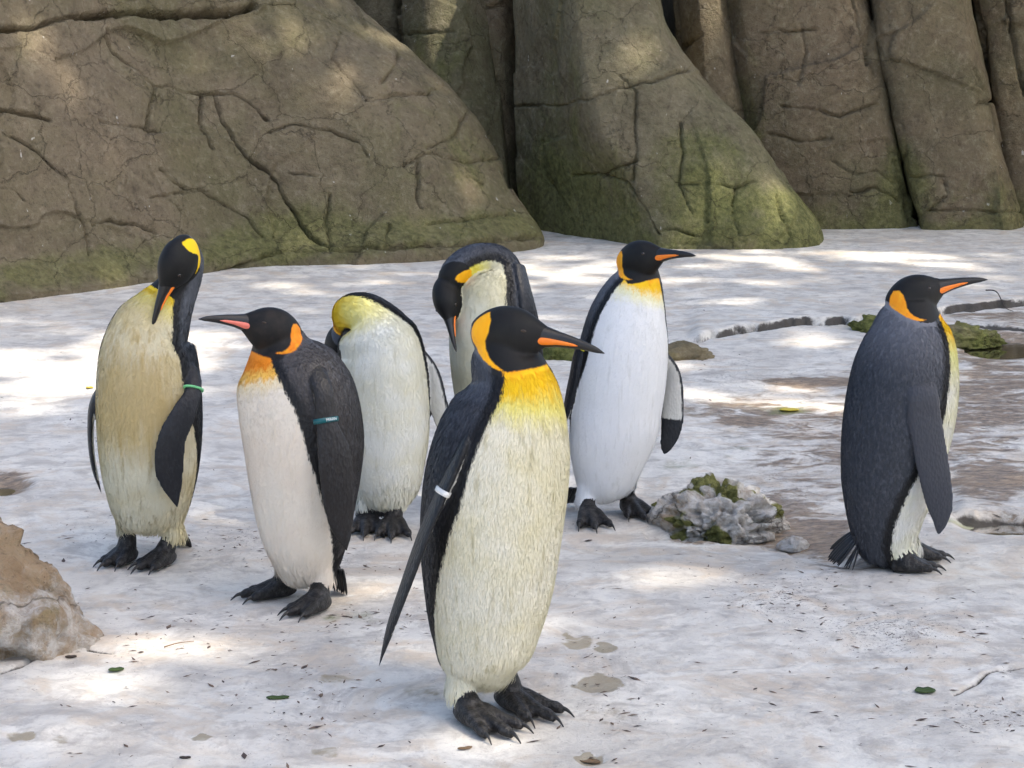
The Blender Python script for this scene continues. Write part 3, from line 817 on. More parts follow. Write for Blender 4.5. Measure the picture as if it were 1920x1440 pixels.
def laplace(V, F, it, lam=.5):
    E = np.vstack([F[:, [0, 1]], F[:, [1, 2]], F[:, [2, 3]], F[:, [3, 0]]])
    n = len(V); deg = np.bincount(E[:, 0], minlength=n) + np.bincount(E[:, 1], minlength=n)
    for _ in range(it):
        S = np.stack([np.bincount(E[:, 0], V[E[:, 1], k], n) + np.bincount(E[:, 1], V[E[:, 0], k], n) for k in range(3)], -1)
        V = V + lam * (S / deg[:, None] - V)
    return V

def vnormals(V, F):
    fn = np.cross(V[F[:, 2]] - V[F[:, 0]], V[F[:, 3]] - V[F[:, 1]])
    N = np.zeros_like(V)
    for k in range(4):
        for c in range(3): N[:, c] += np.bincount(F[:, k], fn[:, c], len(V))
    return nrm(N), fn

W_H = [-.2, 0, .15, .3, .45, .6, .75, .9, 1.0, 1.3]
W_A = [122, 112, 101, 90, 76, 64, 60, 53, 42, 34]

def flipper_frames(path, d0, n_out, nsm=40):
    P = np.array([list(at_depth(p[0], p[1], d0 + p[2])) + [p[3]] for p in path])
    S = catmull(P, nsm)
    C, hw = S[:, :3], S[:, 3]
    T = nrm(np.gradient(C, axis=0))
    n = np.broadcast_to(nrm(np.asarray(n_out, float)), C.shape)
    n = nrm(n - np.sum(n * T, -1, keepdims=True) * T)
    w = np.cross(T, n)
    t = np.linspace(0, 1, nsm)
    th = .0125 * (1 - t) + .0055 * t
    th = th * np.clip(hw / .022, .5, 1)
    hw = hw * np.where(t > .9, np.sqrt(np.clip(1 - ((t - .9) / .105) ** 2, .02, 1)), 1)
    return C, T, n, w, hw, th, t

def make_penguin(spec):
    name = 'penguin'
    S = Src()
    feet = spec['feet']
    heels = [ground_hit(*f['heel']) for f in feet]
    d0 = spec.get('d0', float(np.mean([h[1] for h in heels])) + spec.get('shift', 0.0))
    mpp = d0 / F_PX
    base = np.mean(heels, axis=0)
    root = bpy.data.objects.new(name, None); root.empty_display_size = .1
    root.location = base; link(root)
    tag(root, spec['label'], 'penguin', 'penguins standing on the white ground')
    origin = base
    yaw0 = spec['yaw']; dr0 = spec.get('dr', 1.0)
    # ---- trunk and neck
    R = []
    for r in spec['rings']:
        if len(r) == 3:      # (left, right, y)
            l, rr, y = r; cx, hw, off, yaw, dr = (l + rr) / 2, (rr - l) / 2, 0.0, yaw0, dr0
        else:                # (cx, y, hw, off, yaw, dr)
            cx, y, hw, off, yaw, dr = r
        p = at_depth(cx, y, d0 + off)
        R.append([p[0], p[1], p[2], hw * (d0 + off) / F_PX, yaw, dr])
    R = np.array(R)
    nr = 110
    # resample by arc length so that closely spaced rings do not bunch
    D = catmull(R, 600)
    s = np.r_[0, np.cumsum(np.linalg.norm(np.diff(D[:, :3], axis=0), axis=1))]
    key_s = s[np.round(np.linspace(0, 599, len(R))).astype(int)]
    ss = np.linspace(0, s[-1], nr)
    D = np.stack([np.interp(ss, s, D[:, k]) for k in range(6)], -1)
    C = D[:, :3].copy()
    for _ in range(3): C[1:-1] = .25 * C[:-2] + .5 * C[1:-1] + .25 * C[2:]
    yw = np.radians(D[:, 4])
    front = np.stack([np.sin(yw), -np.cos(yw), np.zeros(nr)], -1)
    if 'front_ref' in spec:
        i0, vec = spec['front_ref']
        w = sstep(key_s[i0] - .05, key_s[i0] + .05, ss)[:, None]
        front = front * (1 - w) + np.array(vec) * w
    T, fr, lat = frames(C, front)
    hwm = D[:, 3]; dr = D[:, 5]
    ca, sa = np.cos(yw), np.sin(yw)
    a = hwm / np.sqrt(ca ** 2 + (dr * sa) ** 2); b = a * dr
    V, F, th = loft(C, fr, lat, b, a, 72)
    nseg = 72
    thr_s = np.interp(spec['throat'], np.arange(len(R)), key_s)
    hfrac = (ss - key_s[0]) / (thr_s - key_s[0])
    Wd = np.radians(np.interp(hfrac, W_H, W_A) + spec.get('Wadd', 0))
    ab = np.abs((th + math.pi) % (2 * math.pi) - math.pi)
    fw = (Wd[:, None] - ab[None, :]) * np.maximum(a, .03)[:, None]
    ft = np.repeat((thr_s - ss)[:, None], nseg, 1)
    neck = np.repeat(sstep(thr_s - .05, thr_s - .01, ss)[:, None], nseg, 1)
    flow = np.repeat(-T[:, None, :], nseg, 1).reshape(-1, 3)
    mid = np.exp(-((hfrac - .55) / .3) ** 2)[:, None] * np.clip(np.cos(th), 0, 1)[None, :] ** .7
    cap = lambda x, v0, v1: np.r_[x.ravel(), v0, v1]
    a_t = a
    S.add(V, F, np.vstack([flow, [-T[0]], [-T[-1]]]), 0, fw=cap(fw, .05, -.05), ft=cap(ft, .6, -.1), neck=cap(neck, 0, 1), mid=cap(mid, 0, 0))
    body_frame = (C, fr, lat, a, b, hfrac)
    # ---- head
    hd = spec['head']
    H = at_depth(hd['c'][0], hd['c'][1], d0 + hd.get('off', 0.))
    f = nrm(hd['fwd']); u = np.asarray(hd.get('up', (0, 0, 1)), float); u = nrm(u - (u @ f) * f); r_ = np.cross(f, u)
    hs = hd.get('s', 1.0)
    hr = np.array(HEAD_RINGS) * hs
    hr = np.stack([np.interp(np.linspace(0, len(hr) - 1, 40), np.arange(len(hr)), catmull(hr, len(hr))[:, k]) for k in range(4)], -1)
    hr = catmull(np.array(HEAD_RINGS) * hs, 44)
    Cc = H + f * hr[:, 0:1] + u * ((hr[:, 1] + hr[:, 2]) / 2)[:, None]
    vr = (hr[:, 1] - hr[:, 2]) / 2
    V, F, _ = loft(Cc, np.broadcast_to(u, Cc.shape), np.broadcast_to(r_, Cc.shape), vr, np.maximum(hr[:, 3], .002), 40)
    S.add(V, F, -f, 1, neck=1.0, ft=-.05, fw=-.06)
    # ---- flippers
    bands = []
    for fl in spec['flippers']:
        if 'auto' in fl:
            sd = fl['auto']
            hh = np.array([.80, .72, .60, .48, .36, .26, .18]) + fl.get('dh', 0)
            pts = []
            for q, w_ in zip(hh, [.026, .032, .038, .040, .037, .028, .012]):
                i = int(np.argmin(np.abs(hfrac - q)))
                p = C[i] + lat[i] * sd * (a[i] + (.0 if q > .75 else .010)) - fr[i] * .02
                pts.append((p, w_))
            P = np.array([list(p) + [w_] for p, w_ in pts]); 
            px, py = project(P[:, :3])
            path = [(x, y, p[1] - d0, w_) for x, y, (p, w_) in zip(px, py, pts)]
            i = int(np.argmin(np.abs(hfrac - .5))); n_out = lat[i] * sd
        else:
            path, n_out = list(fl['path']), fl['n']
            p_ = at_depth(path[0][0], path[0][1], d0 + path[0][2]); i = int(np.argmin(np.abs(C[:, 2] - p_[2]) + 9 * (hfrac > 1)))
            p_ = p_ + (C[i] - p_) * fl.get('root', .38); x_, y_ = project(p_)
            path[0] = (float(x_), float(y_), p_[1] - d0, path[0][3])
        Cf, Tf, nf, wf, hw, thk, t = flipper_frames(path, d0, n_out)
        V, F, phi = loft(Cf, wf, nf, hw, thk, 36)
        L = np.sum(np.linalg.norm(np.diff(Cf, axis=0), axis=1))
        sgn = np.sin(phi)[None, :]; cw = np.abs(np.cos(phi))[None, :]
        flu = np.where(sgn < -.05, hw[:, None] * (.80 - cw), -.012)
        flu = np.minimum(flu, ((fl.get('tip', .86) - t) * L)[:, None]); flu = np.minimum(flu, ((t - .12) * L)[:, None])
        flu = np.r_[flu.ravel(), -.02, -.02]
        S.add(V, F, np.vstack([np.repeat(Tf, 36, 0), Tf[:1], Tf[-1:]]), 2, pid=1.0, flu=flu, fw=-.05, ft=.3)
        if 'band' in fl: bands.append((fl['band'], (Cf, Tf, nf, wf, hw, thk, t)))
    # ---- legs and feet
    claws = []
    for ft_, hz in zip(feet, heels):
        tipw = ground_hit(*ft_['tip'])
        dirv = tipw - hz; L = float(np.linalg.norm(dirv[:2])); dirv = np.array([dirv[0], dirv[1], 0]) / L
        L = min(max(L, .135), .19)
        side = np.array([dirv[1], -dirv[0], 0])
        ank = hz + dirv * .028
        top = at_depth(ft_['top'][0], ft_['top'][1], d0 + .45 * (ank[1] - d0))
        # feathered thigh, then the bare shank
        tm = top + np.array([0, 0, .11]); i = int(np.argmin(np.abs(C[:, 2] - tm[2])))
        tm[:2] = .4 * tm[:2] + .6 * C[i, :2]
        Cth = catmull(np.array([tm, .5 * (tm + top) + np.array([0, 0, .01]), top + np.array([0, 0, .012]), top - np.array([0, 0, .006])]), 14)
        rt = np.interp(np.linspace(0, 1, 14), [0, .5, .85, 1], [.020, .035, .035, .026]) * spec.get('thigh', 1.0)
        Tt, e1, e2 = frames(Cth, front[0])
        V, F, tht = loft(Cth, e1, e2, rt, rt, 28)
        ii = np.array([int(np.argmin(np.abs(C[:40, 2] - z_))) for z_ in V[:, 2]]); rel = V - C[ii]
        tha = np.abs(np.arctan2(np.sum(rel * lat[ii], 1), np.sum(rel * fr[ii], 1)))
        S.add(V, F, np.array([0, 0, -1.]), 0, fw=(Wd[ii] - tha) * .08, ft=.6)
        low = ank + np.array([0, 0, .03])
        Cl = catmull(np.array([top + np.array([0, 0, .022]), top * .6 + low * .4, top * .25 + low * .75, low, ank + np.array([0, 0, .012])]), 22)
        q = np.linspace(0, 1, 22)
        rl = np.interp(q, [0, .35, .6, .68, .74, .82, .92, 1], [.018, .026, .0285, .030, .0275, .031, .030, .022]) * ft_.get('s', 1.0)
        Tl, e1, e2 = frames(Cl, dirv)
        V, F, _ = loft(Cl, e1, e2, rl, rl * .92, 26)
        S.add(V, F, np.array([0, 0, -1.]), 3, pid=2.0)
        # sole
        qs = np.linspace(0, 1, 16)
        Cs = hz + dirv * (-.012 + (.012 + L * .60) * qs)[:, None] + np.array([0, 0, 1]) * (.020 - .009 * qs)[:, None]
        V, F, _ = loft(Cs, np.broadcast_to(side, Cs.shape), np.broadcast_to([0, 0, 1.], Cs.shape), .030 * np.sin(np.clip(qs * 2.4 + .35, 0, 1.57)) * (1 + .35 * qs) * np.where(qs > .9, .8, 1), (.020 - .0125 * qs) * np.sin(np.clip(qs * 4 + .5, 0, 1.57)), 26)
        S.add(V, F, dirv, 3, pid=2.0)
        for k, (ang, ln) in enumerate(((-.30, .90), (0.02, 1.0), (.30, .86))):
            dv = dirv * math.cos(ang) + side * math.sin(ang)
            tl = L * ln
            st = hz + dirv * .020 + side * (.55 * ang * .06)
            zz = np.array([.030, .032, .024, .0175, .0155, .010])
            rr = np.array([.015, .0155, .0145, .0125, .0130, .0075])
            tt = np.array([0, .25, .5, .72, .86, 1.0]) * (tl - .045)
            Ct = catmull(np.array([st + dv * x + np.array([0, 0, z_]) for x, z_ in zip(tt, zz)]), 26)
            rt = catmull(rr[:, None], 26)[:, 0]
            Tt, e1, e2 = frames(Ct, np.array([0, 0, 1.]))
            V, F, _ = loft(Ct, e1, e2, rt * .95, rt, 18)
            S.add(V, F, dv, 3, pid=2.0)
            e = Ct[-1]
            Pc = np.array([e - dv * .012 + np.array([0, 0, .006]), e + dv * .004 + np.array([0, 0, .0045]), e + dv * .014 - np.array([0, 0, .001]), e + dv * .024 - np.array([0, 0, .0095])])
            claws.append(catmull(Pc, 9))
    # ---- one skin over everything
    SV = np.vstack(S.V); SF = np.vstack(S.F)
    V, F = remesh(SV - origin, SF, spec.get('voxel', .004))
    V = V + origin
    V = laplace(V, F, 3, .5)
    hem_z = min(at_depth(x['top'][0], x['top'][1], d0)[2] for x in feet)
    Vs = laplace(V, F, 40, .6)
    wz = (sstep(hem_z - .004, hem_z + .03, V[:, 2]) * sstep(hem_z + .19, hem_z + .10, V[:, 2]))[:, None]
    V = V * (1 - wz) + Vs * wz
    bvh = BVHTree.FromPolygons(SV.tolist(), SF.tolist())
    idx = np.zeros(len(V), int); loc = np.zeros((len(V), 3))
    for i, v in enumerate(V):
        l, _, k, _ = bvh.find_nearest(v); idx[i] = k; loc[i] = l
    tri = SV[SF[idx]]; A, B_, C_ = tri[:, 0], tri[:, 1], tri[:, 2]
    v0, v1, v2 = B_ - A, C_ - A, loc - A
    d00 = np.sum(v0 * v0, 1); d01 = np.sum(v0 * v1, 1); d11 = np.sum(v1 * v1, 1); d20 = np.sum(v2 * v0, 1); d21 = np.sum(v2 * v1, 1)
    den = d00 * d11 - d01 ** 2 + 1e-18
    bv = np.clip((d11 * d20 - d01 * d21) / den, 0, 1); bw = np.clip((d00 * d21 - d01 * d20) / den, 0, 1); bu = np.clip(1 - bv - bw, 0, 1)
    wts = np.stack([bu, bv, bw], -1)
    fld = {}
    for k in Src.KEYS:
        arr = np.concatenate(S.A[k]); fld[k] = np.sum(arr[SF[idx]] * wts, 1)
    flow = np.vstack(S.flow); flow = np.sum(flow[SF[idx]] * wts[..., None], 1)
    part = np.concatenate(S.part)[SF[idx][:, 0]]
    # black hood and ear patches in the head's own frame
    q = (V - H) / hs; lx, ly, lz = q @ r_, q @ f, q @ u
    nn = np.array([.754, .657]); p0 = np.array([-.080, .016])
    fh = (ly - p0[0]) * nn[0] + (lz - p0[1]) * nn[1]
    fh = np.minimum(fh, lz + .066 - .25 * np.clip(ly - .02, 0, 1))
    fe = poly_sd(np.stack([ly, lz], -1), EAR_C + (EAR_POLY - EAR_C) * spec.get('ear_s', 1.0))
    fe = np.minimum(fe, (np.abs(lx) - .017))
    okh = ((part == 1) | ((part == 0) & (fld['neck'] > .3) & spec.get('hood_neck', True))) & (np.linalg.norm(q, axis=1) < .13)
    fld['fh'] = np.where(okh, fh, -.05); fld['fe'] = np.where(okh, fe, -.05)
    mat = spec['mat']
    body = mesh_obj('body', V, F, mat, root, True, origin)
    for k in ('fw', 'ft', 'pid', 'flu', 'fh', 'fe', 'mid'): attr(body.data, k, fld[k])
    # ---- short overlapping feathers
    N, fn = vnormals(V, F)
    area = np.linalg.norm(fn, axis=1)
    fp = np.array([.0, 1., 0, 0])[part[F[:, 0]].clip(0, 3)]
    okf = (part[F[:, 0]] == 0) & (fld['fh'][F[:, 0]] < -.004) & (fld['pid'][F[:, 0]] < .3) & (fld['fe'][F[:, 0]] < -.002)
    pr = area * okf; pr = pr / pr.sum()
    nfe = spec.get('nfeather', 16000)
    fi = rng.choice(len(F), nfe, p=pr)
    uu, vv = rng.random(nfe), rng.random(nfe)
    w4 = np.stack([(1 - uu) * (1 - vv), uu * (1 - vv), uu * vv, (1 - uu) * vv], -1)
    def samp(x): return np.sum(x[F[fi]] * (w4[..., None] if x.ndim == 2 else w4), 1)
    p = samp(V); n = nrm(samp(N)); dflow = samp(flow)
    dflow = nrm(dflow - np.sum(dflow * n, 1, keepdims=True) * n)
    sd = np.cross(n, dflow)
    ang = rng.normal(0, .16, nfe)[:, None]; dd = nrm(dflow * np.cos(ang) + sd * np.sin(ang)); sd = np.cross(n, dd)
    white = sstep(-.004, .004, samp(fld['fw']))
    low = sstep(.12, .0, p[:, 2] - (min(at_depth(x['top'][0], x['top'][1], d0)[2] for x in feet)))
    ln = spec.get('flen', .014) * rng.uniform(.6, 1.25, nfe) * (1 + 1.5 * low)
    lift = spec.get('flift', .0016) * rng.uniform(.3, 1.4, nfe) * (1 + 2.2 * low)
    wd = spec.get('fwid', .0024) * rng.uniform(.7, 1.3, nfe)
    def col_(x): return x[:, None]
    q0 = p - n * .0012
    q1 = p + dd * col_(ln * .45) + sd * col_(wd) + n * col_(lift * .7)
    q2 = p + dd * col_(ln * .45) - sd * col_(wd) + n * col_(lift * .7)
    q3 = p + dd * col_(ln) + n * col_(lift * .8)
    FV = np.stack([q0, q1, q3, q2], 1).reshape(-1, 3)
    FF = np.arange(nfe * 4).reshape(-1, 4)
    fo = mesh_obj('feathers', FV, FF, mat, root, False, origin)
    for k in ('fw', 'ft', 'pid', 'flu', 'fh', 'fe', 'mid'): attr(fo.data, k, np.repeat(samp(fld[k]), 4))
    fo['kind'] = 'stuff'
    # ---- bill
    bl = spec.get('bill', .158) * hs
    tb = np.linspace(0, 1, 26)
    by = .040 * hs + bl * tb
    bz = hs * (.0060 - .001 * tb - .014 * tb ** 3)
    rv = hs * np.interp(tb, [0, .15, .4, .7, .9, 1], [.0290, .0245, .0160, .0098, .0060, .0010])
    rw = hs * np.interp(tb, [0, .15, .4, .7, .9, 1], [.0250, .0205, .0125, .0075, .0046, .0010])
    Cb = H + f * by[:, None] + u * bz[:, None]
    V, Fb, _ = loft(Cb, np.broadcast_to(u, Cb.shape), np.broadcast_to(r_, Cb.shape), rv, rw, 22)
    beak = mesh_obj('beak', V, Fb, MAT['beak'], root, True, origin)
    for sgn in (-1, 1):
        nt, nph = 24, 9
        t0 = np.linspace(.03, spec.get('plate', .66), nt)[:, None]; v = np.linspace(-1, 1, nph)[None, :]
        g = (t0 - .03) / (spec.get('plate', .66) - .03)
        half = .58 * np.sin(np.clip(g * 3.6 + .12, 0, 1.57)) * (1 - .55 * g) * np.clip((1 - g) / .12, .03, 1) ** .6
        phc = math.radians(114) - .16 * g
        ph = phc + v * half                      # angle from the up axis
        off = .0032 * (1 - v ** 2) ** .8 - .0010 + .0 * g
        off = off - .0012 * (g > .985)
        RV = np.interp(t0[:, 0], tb, rv)[:, None] + off; RW = np.interp(t0[:, 0], tb, rw)[:, None] + off
        Cy = np.interp(t0[:, 0], tb, by); Cz = np.interp(t0[:, 0], tb, bz)
        PV = H + f * Cy[:, None, None] + u * (Cz[:, None] + RV * np.cos(ph))[..., None] + r_ * (sgn * RW * np.sin(ph))[..., None]
        mesh_obj('beak_plate', PV.reshape(-1, 3), grid_faces(nt, nph), spec.get('plate_mat', MAT['plate']), beak, True, origin)
    # ---- eyes
    for sgn in (-1, 1):
        e = H + (f * .036 + u * .016 + r_ * sgn * .0345) * hs
        en = nrm(r_ * sgn + f * .25 + u * .12)
        Ce = np.array([e + en * x for x in np.linspace(-.006, .0032, 8)])
        re = .0062 * np.sqrt(np.clip(1 - ((np.linspace(-.006, .0032, 8) + .003) / .0064) ** 2, .02, 1))
        Te, e1, e2 = frames(Ce, f)
        V, Fe, _ = loft(Ce, e1, e2, re * spec.get('eye_w', 1.0), re * spec.get('eye_h', 1.0), 14)
        mesh_obj('eye', V, Fe, spec.get('eye_mat', MAT['eye']), root, True, origin)
    # ---- claws
    for c in claws:
        rc = np.linspace(.0062, .0012, len(c))
        Tc, e1, e2 = frames(c, np.array([0, 0, 1.]))
        V, Fc, _ = loft(c, e1, e2, rc, rc * .8, 8)
        mesh_obj('claw', V, Fc, MAT['claw'], root, True, origin)
    # ---- tail of stiff blades
    if 'tail' in spec:
        tp, tipp, spread = spec['tail']
        A_ = at_depth(tp[0], tp[1], d0 + tp[2]); B2 = at_depth(tipp[0], tipp[1], d0 + tipp[2])
        ax = B2 - A_; sidev = nrm(np.cross(nrm(ax), fr[8]))
        TV, TF, nb = [], [], 0
        for k in range(15):
            g = (k - 7) / 7.0
            lnk = 1 - .35 * g * g + random.uniform(-.06, .06)
            p_a = A_ + sidev * g * .030 + fr[8] * random.uniform(-.008, .008)
            p_b = p_a + ax * lnk + sidev * g * spread
            p_b[2] = max(p_b[2], base[2] + .004)
            Ck = np.array([p_a + (p_b - p_a) * x for x in (0, .3, .6, .85, 1)])
            Tk, e1, e2 = frames(Ck, fr[8])
            V, Fk, _ = loft(Ck, e2, e1, np.array([.006, .0085, .008, .006, .0012]), np.array([.003, .0028, .0025, .002, .0008]), 8)
            TV.append(V); TF.append(Fk + nb); nb += len(V)
        mesh_obj('tail', np.vstack(TV), np.vstack(TF), MAT['tail'], root, True, origin)
    # ---- flipper bands
    for bd, (Cf, Tf, nf, wf, hw, thk, t) in bands:
        i = int(np.argmin(np.abs(t - bd['t']))); hgt = bd.get('h', .014)
        gap = bd.get('gap', .0035)
        xs = np.array([-.5, -.5, -.42, .42, .5, .5]) * hgt
        ex = np.array([-.002, .0, .0016, .0016, .0, -.002])
        Ck = np.array([Cf[i] + Tf[i] * x for x in xs])
        V, Fk, _ = loft(Ck, np.repeat(wf[i:i + 1], 6, 0), np.repeat(nf[i:i + 1], 6, 0), hw[i] + gap + ex, thk[i] + gap + ex, 40)
        bo = mesh_obj('wing_band', V, Fk, bd['mat'], root, True, origin)
        if 'text' in bd:
            cu = bpy.data.curves.new('band_text', 'FONT'); cu.body = bd['text']; cu.size = hgt * .82; cu.extrude = .0006; cu.align_x = 'CENTER'; cu.align_y = 'CENTER'
            to = bpy.data.objects.new('tmp_text', cu); sc.collection.objects.link(to)
            bpy.context.view_layer.update()
            m2 = bpy.data.meshes.new_from_object(to.evaluated_get(bpy.context.evaluated_depsgraph_get()))
            vv = np.array([x.co[:] for x in m2.vertices]); ff = [list(pp.vertices) for pp in m2.polygons]
            bpy.data.objects.remove(to)
            ex_ = wf[i] if wf[i][0] > 0 else -wf[i]; ez_ = nf[i]; ey_ = -Tf[i]
            u_off = bd.get('u', 0.0)
            zz = (thk[i] + gap + .0022) * np.sqrt(np.clip(1 - ((vv[:, 0] + u_off) / (hw[i] + gap)) ** 2, .02, 1))
            WV = Cf[i] + np.outer(vv[:, 0] + u_off, ex_) + np.outer(vv[:, 1], ey_) + np.outer(zz + vv[:, 2], ez_)
            mesh_obj('lettering', WV, ff, MAT['letter'], bo, False, origin)
    return root
# ------------------------------------------------------------------ what stands where
MAT = {}
MAT['beak'] = plain('beak_horn', srgb(26, 25, 26), .38, .5, 160, .25)
MAT['plate'] = plain('beak_orange', srgb(245, 130, 30), .4, .5, 120, .1)
MAT['plate_pink'] = plain('beak_pink', srgb(226, 120, 104), .4, .5, 120, .1)
MAT['eye'] = plain('eye_dark', srgb(30, 20, 14), .12, .6)
MAT['eyelid'] = plain('eyelid_grey', srgb(62, 54, 48), .6, .3, 220, .4)
MAT['claw'] = plain('claw_horn', srgb(40, 39, 38), .35, .5)
MAT['tail'] = plain('tail_quill', srgb(22, 22, 24), .45, .5, 200, .4)
MAT['letter'] = plain('lettering_white', srgb(225, 232, 232), .5, .4)
MAT['band_white'] = plain('band_white', srgb(222, 222, 218), .35, .5)
MAT['band_teal'] = plain('band_teal', srgb(0, 82, 88), .3, .5)
MAT['band_yellow'] = plain('band_yellow', srgb(222, 214, 20), .35, .5)
MAT['band_gold'] = plain('band_gold', srgb(240, 190, 10), .35, .5)
MAT['band_green'] = plain('band_green', srgb(120, 205, 140), .3, .5)

SPECS = {}
SPECS['front'] = dict(
    label='penguin with white flipper band and furry cream belly, eyes shut, foremost of the group',
    yaw=38, voxel=.0036, nfeather=80000, flen=.017, flift=.0016, fwid=.0011, throat=10.7, ear_s=1.12,
    rings=[(852, 940, 1272), (832, 968, 1254), (814, 988, 1230), (803, 1012, 1190), (791, 1040, 1100), (785, 1056, 1000), (793, 1068, 905), (814, 1072, 830),
           (842, 1066, 775), (866, 1052, 735), (880, 1030, 700), (882, 1008, 672), (892, 996, 648), (905, 985, 622)],
    head=dict(c=(952, 626), off=-.01, fwd=(1, -.20, -.13), s=1.0),
    bill=.158,
    feet=[dict(heel=(862, 1350), tip=(985, 1396), top=(868, 1284)), dict(heel=(938, 1322), tip=(1075, 1368), top=(945, 1234), s=1.05)],
    flippers=[dict(path=[(905, 765, -.07, .024), (872, 835, -.095, .030), (836, 910, -.11, .032), (800, 990, -.12, .036), (765, 1085, -.125, .033), (733, 1175, -.13, .025), (708, 1258, -.13, .010)],
                   n=(-.93, -.22, -.32), band=dict(t=.37, h=.011, mat='band_white', gap=.003)), dict(auto=1)],
    eye_mat='eyelid', eye_h=.6, eye_w=1.25)
SPECS['left_centre'] = dict(
    label='penguin with teal lettered flipper band and pink-orange bill raised to the side',
    yaw=-55, voxel=.0043, nfeather=20000, flen=.011, flift=.0009, fwid=.0022, throat=10.0,
    rings=[(548, 618, 1088), (522, 636, 1070), (504, 648, 1041), (488, 658, 1005), (474, 668, 950), (462, 680, 880), (454, 684, 820), (445, 674, 760),
           (440, 656, 720), (444, 634, 688), (458, 604, 664), (470, 582, 646), (480, 566, 622)],
    head=dict(c=(511, 619), off=-.03, fwd=(-.88, -.40, .24), s=.98),
    bill=.15, plate_mat='plate_pink',
    feet=[dict(heel=(548, 1117), tip=(432, 1127), top=(540, 1066)), dict(heel=(612, 1142), tip=(525, 1165), top=(605, 1084))],
    flippers=[dict(path=[(598, 672, -.09, .026), (604, 725, -.125, .026), (611, 788, -.145, .027), (626, 850, -.155, .043), (633, 915, -.155, .043), (640, 980, -.14, .034), (652, 1040, -.12, .012)],
                   n=(.42, -.9, .1), band=dict(t=.34, h=.0125, mat='band_teal', gap=.003, text='MARN', u=.010)), dict(auto=-1)],
    tail=((628, 1060, .05), (634, 1128, .09), .01), eye_mat='eyelid', eye_h=.5, eye_w=1.2, ear_s=.82)
SPECS['left'] = dict(
    label='preening penguin with stained yellowish belly and pale green flipper band, bill against its chest',
    yaw=-12, voxel=.0046, nfeather=24000, flen=.014, flift=.0018, fwid=.0024, throat=11.2,
    rings=[(238, 320, 990), (218, 340, 974), (206, 354, 952), (193, 369, 900), (184, 378, 830), (181, 379, 760), (183, 374, 700), (190, 367, 655),
           (283, 622, 76, .0, -18, 1.0), (298, 596, 64, .01, -26, 1.0), (313, 572, 52, .02, -34, 1.0), (330, 545, 41, .03, -40, 1.0), (346, 515, 33, .03, -42, 1.0), (352, 488, 29, .01, -42, 1.0), (345, 466, 25, -.02, -42, 1.0)],
    head=dict(c=(333, 491), off=-.045, fwd=(-.36, -.30, -.90), up=(-.42, -.88, .3), s=1.0),
    bill=.145,
    feet=[dict(heel=(250, 1050), tip=(183, 1072), top=(242, 986)), dict(heel=(322, 1056), tip=(246, 1078), top=(322, 998))],
    flippers=[dict(path=[(332, 664, -.01, .020), (356, 695, -.05, .021), (362, 735, -.09, .024), (345, 775, -.125, .034), (322, 825, -.15, .039), (318, 885, -.15, .039), (334, 958, -.13, .014)],
                   n=(.35, -.93, .0), root=.6, band=dict(t=.30, h=.006, mat='band_green', gap=.003)),
              dict(path=[(196, 690, .02, .022), (180, 745, .02, .028), (170, 800, .02, .032), (175, 870, .01, .028), (193, 935, .01, .010)], n=(-.95, -.2, 0))],
    tail=((330, 1000, .10), (333, 1040, .16), .01))
SPECS['hidden_head'] = dict(
    label='penguin with its head tucked out of sight behind a yellow bent neck',
    yaw=4, voxel=.0046, nfeather=24000, flen=.014, flift=.0017, fwid=.0024, throat=13.4, Wadd=6, hood_neck=False, ear_s=.02,
    rings=[(700, 762, 946), (680, 780, 930), (664, 793, 899), (648, 802, 850), (640, 806, 800), (634, 805, 740), (631, 802, 690), (632, 794, 655),
           (702, 628, 74, .0, 2, 1.0), (694, 608, 62, .0, -4, .95), (684, 592, 47, .0, -14, .95), (670, 584, 37, .0, -30, 1.0), (654, 588, 32, .02, -50, 1.0), (651, 600, 27, .05, -60, 1.0), (648, 616, 22, .09, -60, 1.0)],
    head=dict(c=(635, 652), off=.105, fwd=(-.10, .15, -.95), up=(-.35, .9, .2), s=.95),
    bill=.145,
    feet=[dict(heel=(738, 990), tip=(735, 1032), top=(745, 940)), dict(heel=(690, 985), tip=(682, 1026), top=(690, 940))],
    flippers=[dict(path=[(780, 625, .0, .024), (803, 690, .0, .030), (820, 750, .0, .034), (834, 800, .0, .028), (848, 834, .0, .008)], n=(.45, .88, .25), tip=.95),
              dict(path=[(640, 640, .03, .022), (628, 680, .0, .018), (628, 740, .0, .028), (632, 800, .02, .030), (645, 870, .04, .012)], n=(-.9, -.3, .0), band=dict(t=.25, h=.012, mat='band_gold', gap=.003))],
    tail=((705, 940, .06), (705, 985, .10), .03))
SPECS['bowed'] = dict(
    label='penguin bowing its head under an arched grey neck',
    yaw=-38, voxel=.0046, nfeather=20000, flen=.012, flift=.0014, fwid=.0024, throat=13.2,
    rings=[(905, 955, 938), (890, 972, 915), (874, 992, 870), (864, 1004, 810), (852, 1008, 740), (844, 1008, 680), (842, 1004, 630), (848, 998, 590),
           (926, 556, 66, .0, -42, 1.0), (936, 524, 50, .02, -46, 1.0), (932, 496, 38, .03, -52, 1.0), (912, 484, 29, .02, -62, 1.0), (882, 488, 28, -.01, -70, 1.0), (856, 506, 27, -.03, -70, 1.0), (842, 528, 24, -.04, -70, 1.0)],
    front_ref=(10, (.35, -.35, -.8)),
    head=dict(c=(838, 559), off=-.055, fwd=(.15, -.45, -.88), up=(-.35, -.93, .0), s=.92),
    bill=.14,
    feet=[dict(heel=(905, 962), tip=(870, 985), top=(908, 930)), dict(heel=(950, 962), tip=(920, 988), top=(950, 930))],
    flippers=[dict(auto=1), dict(auto=-1)], ear_s=.8)
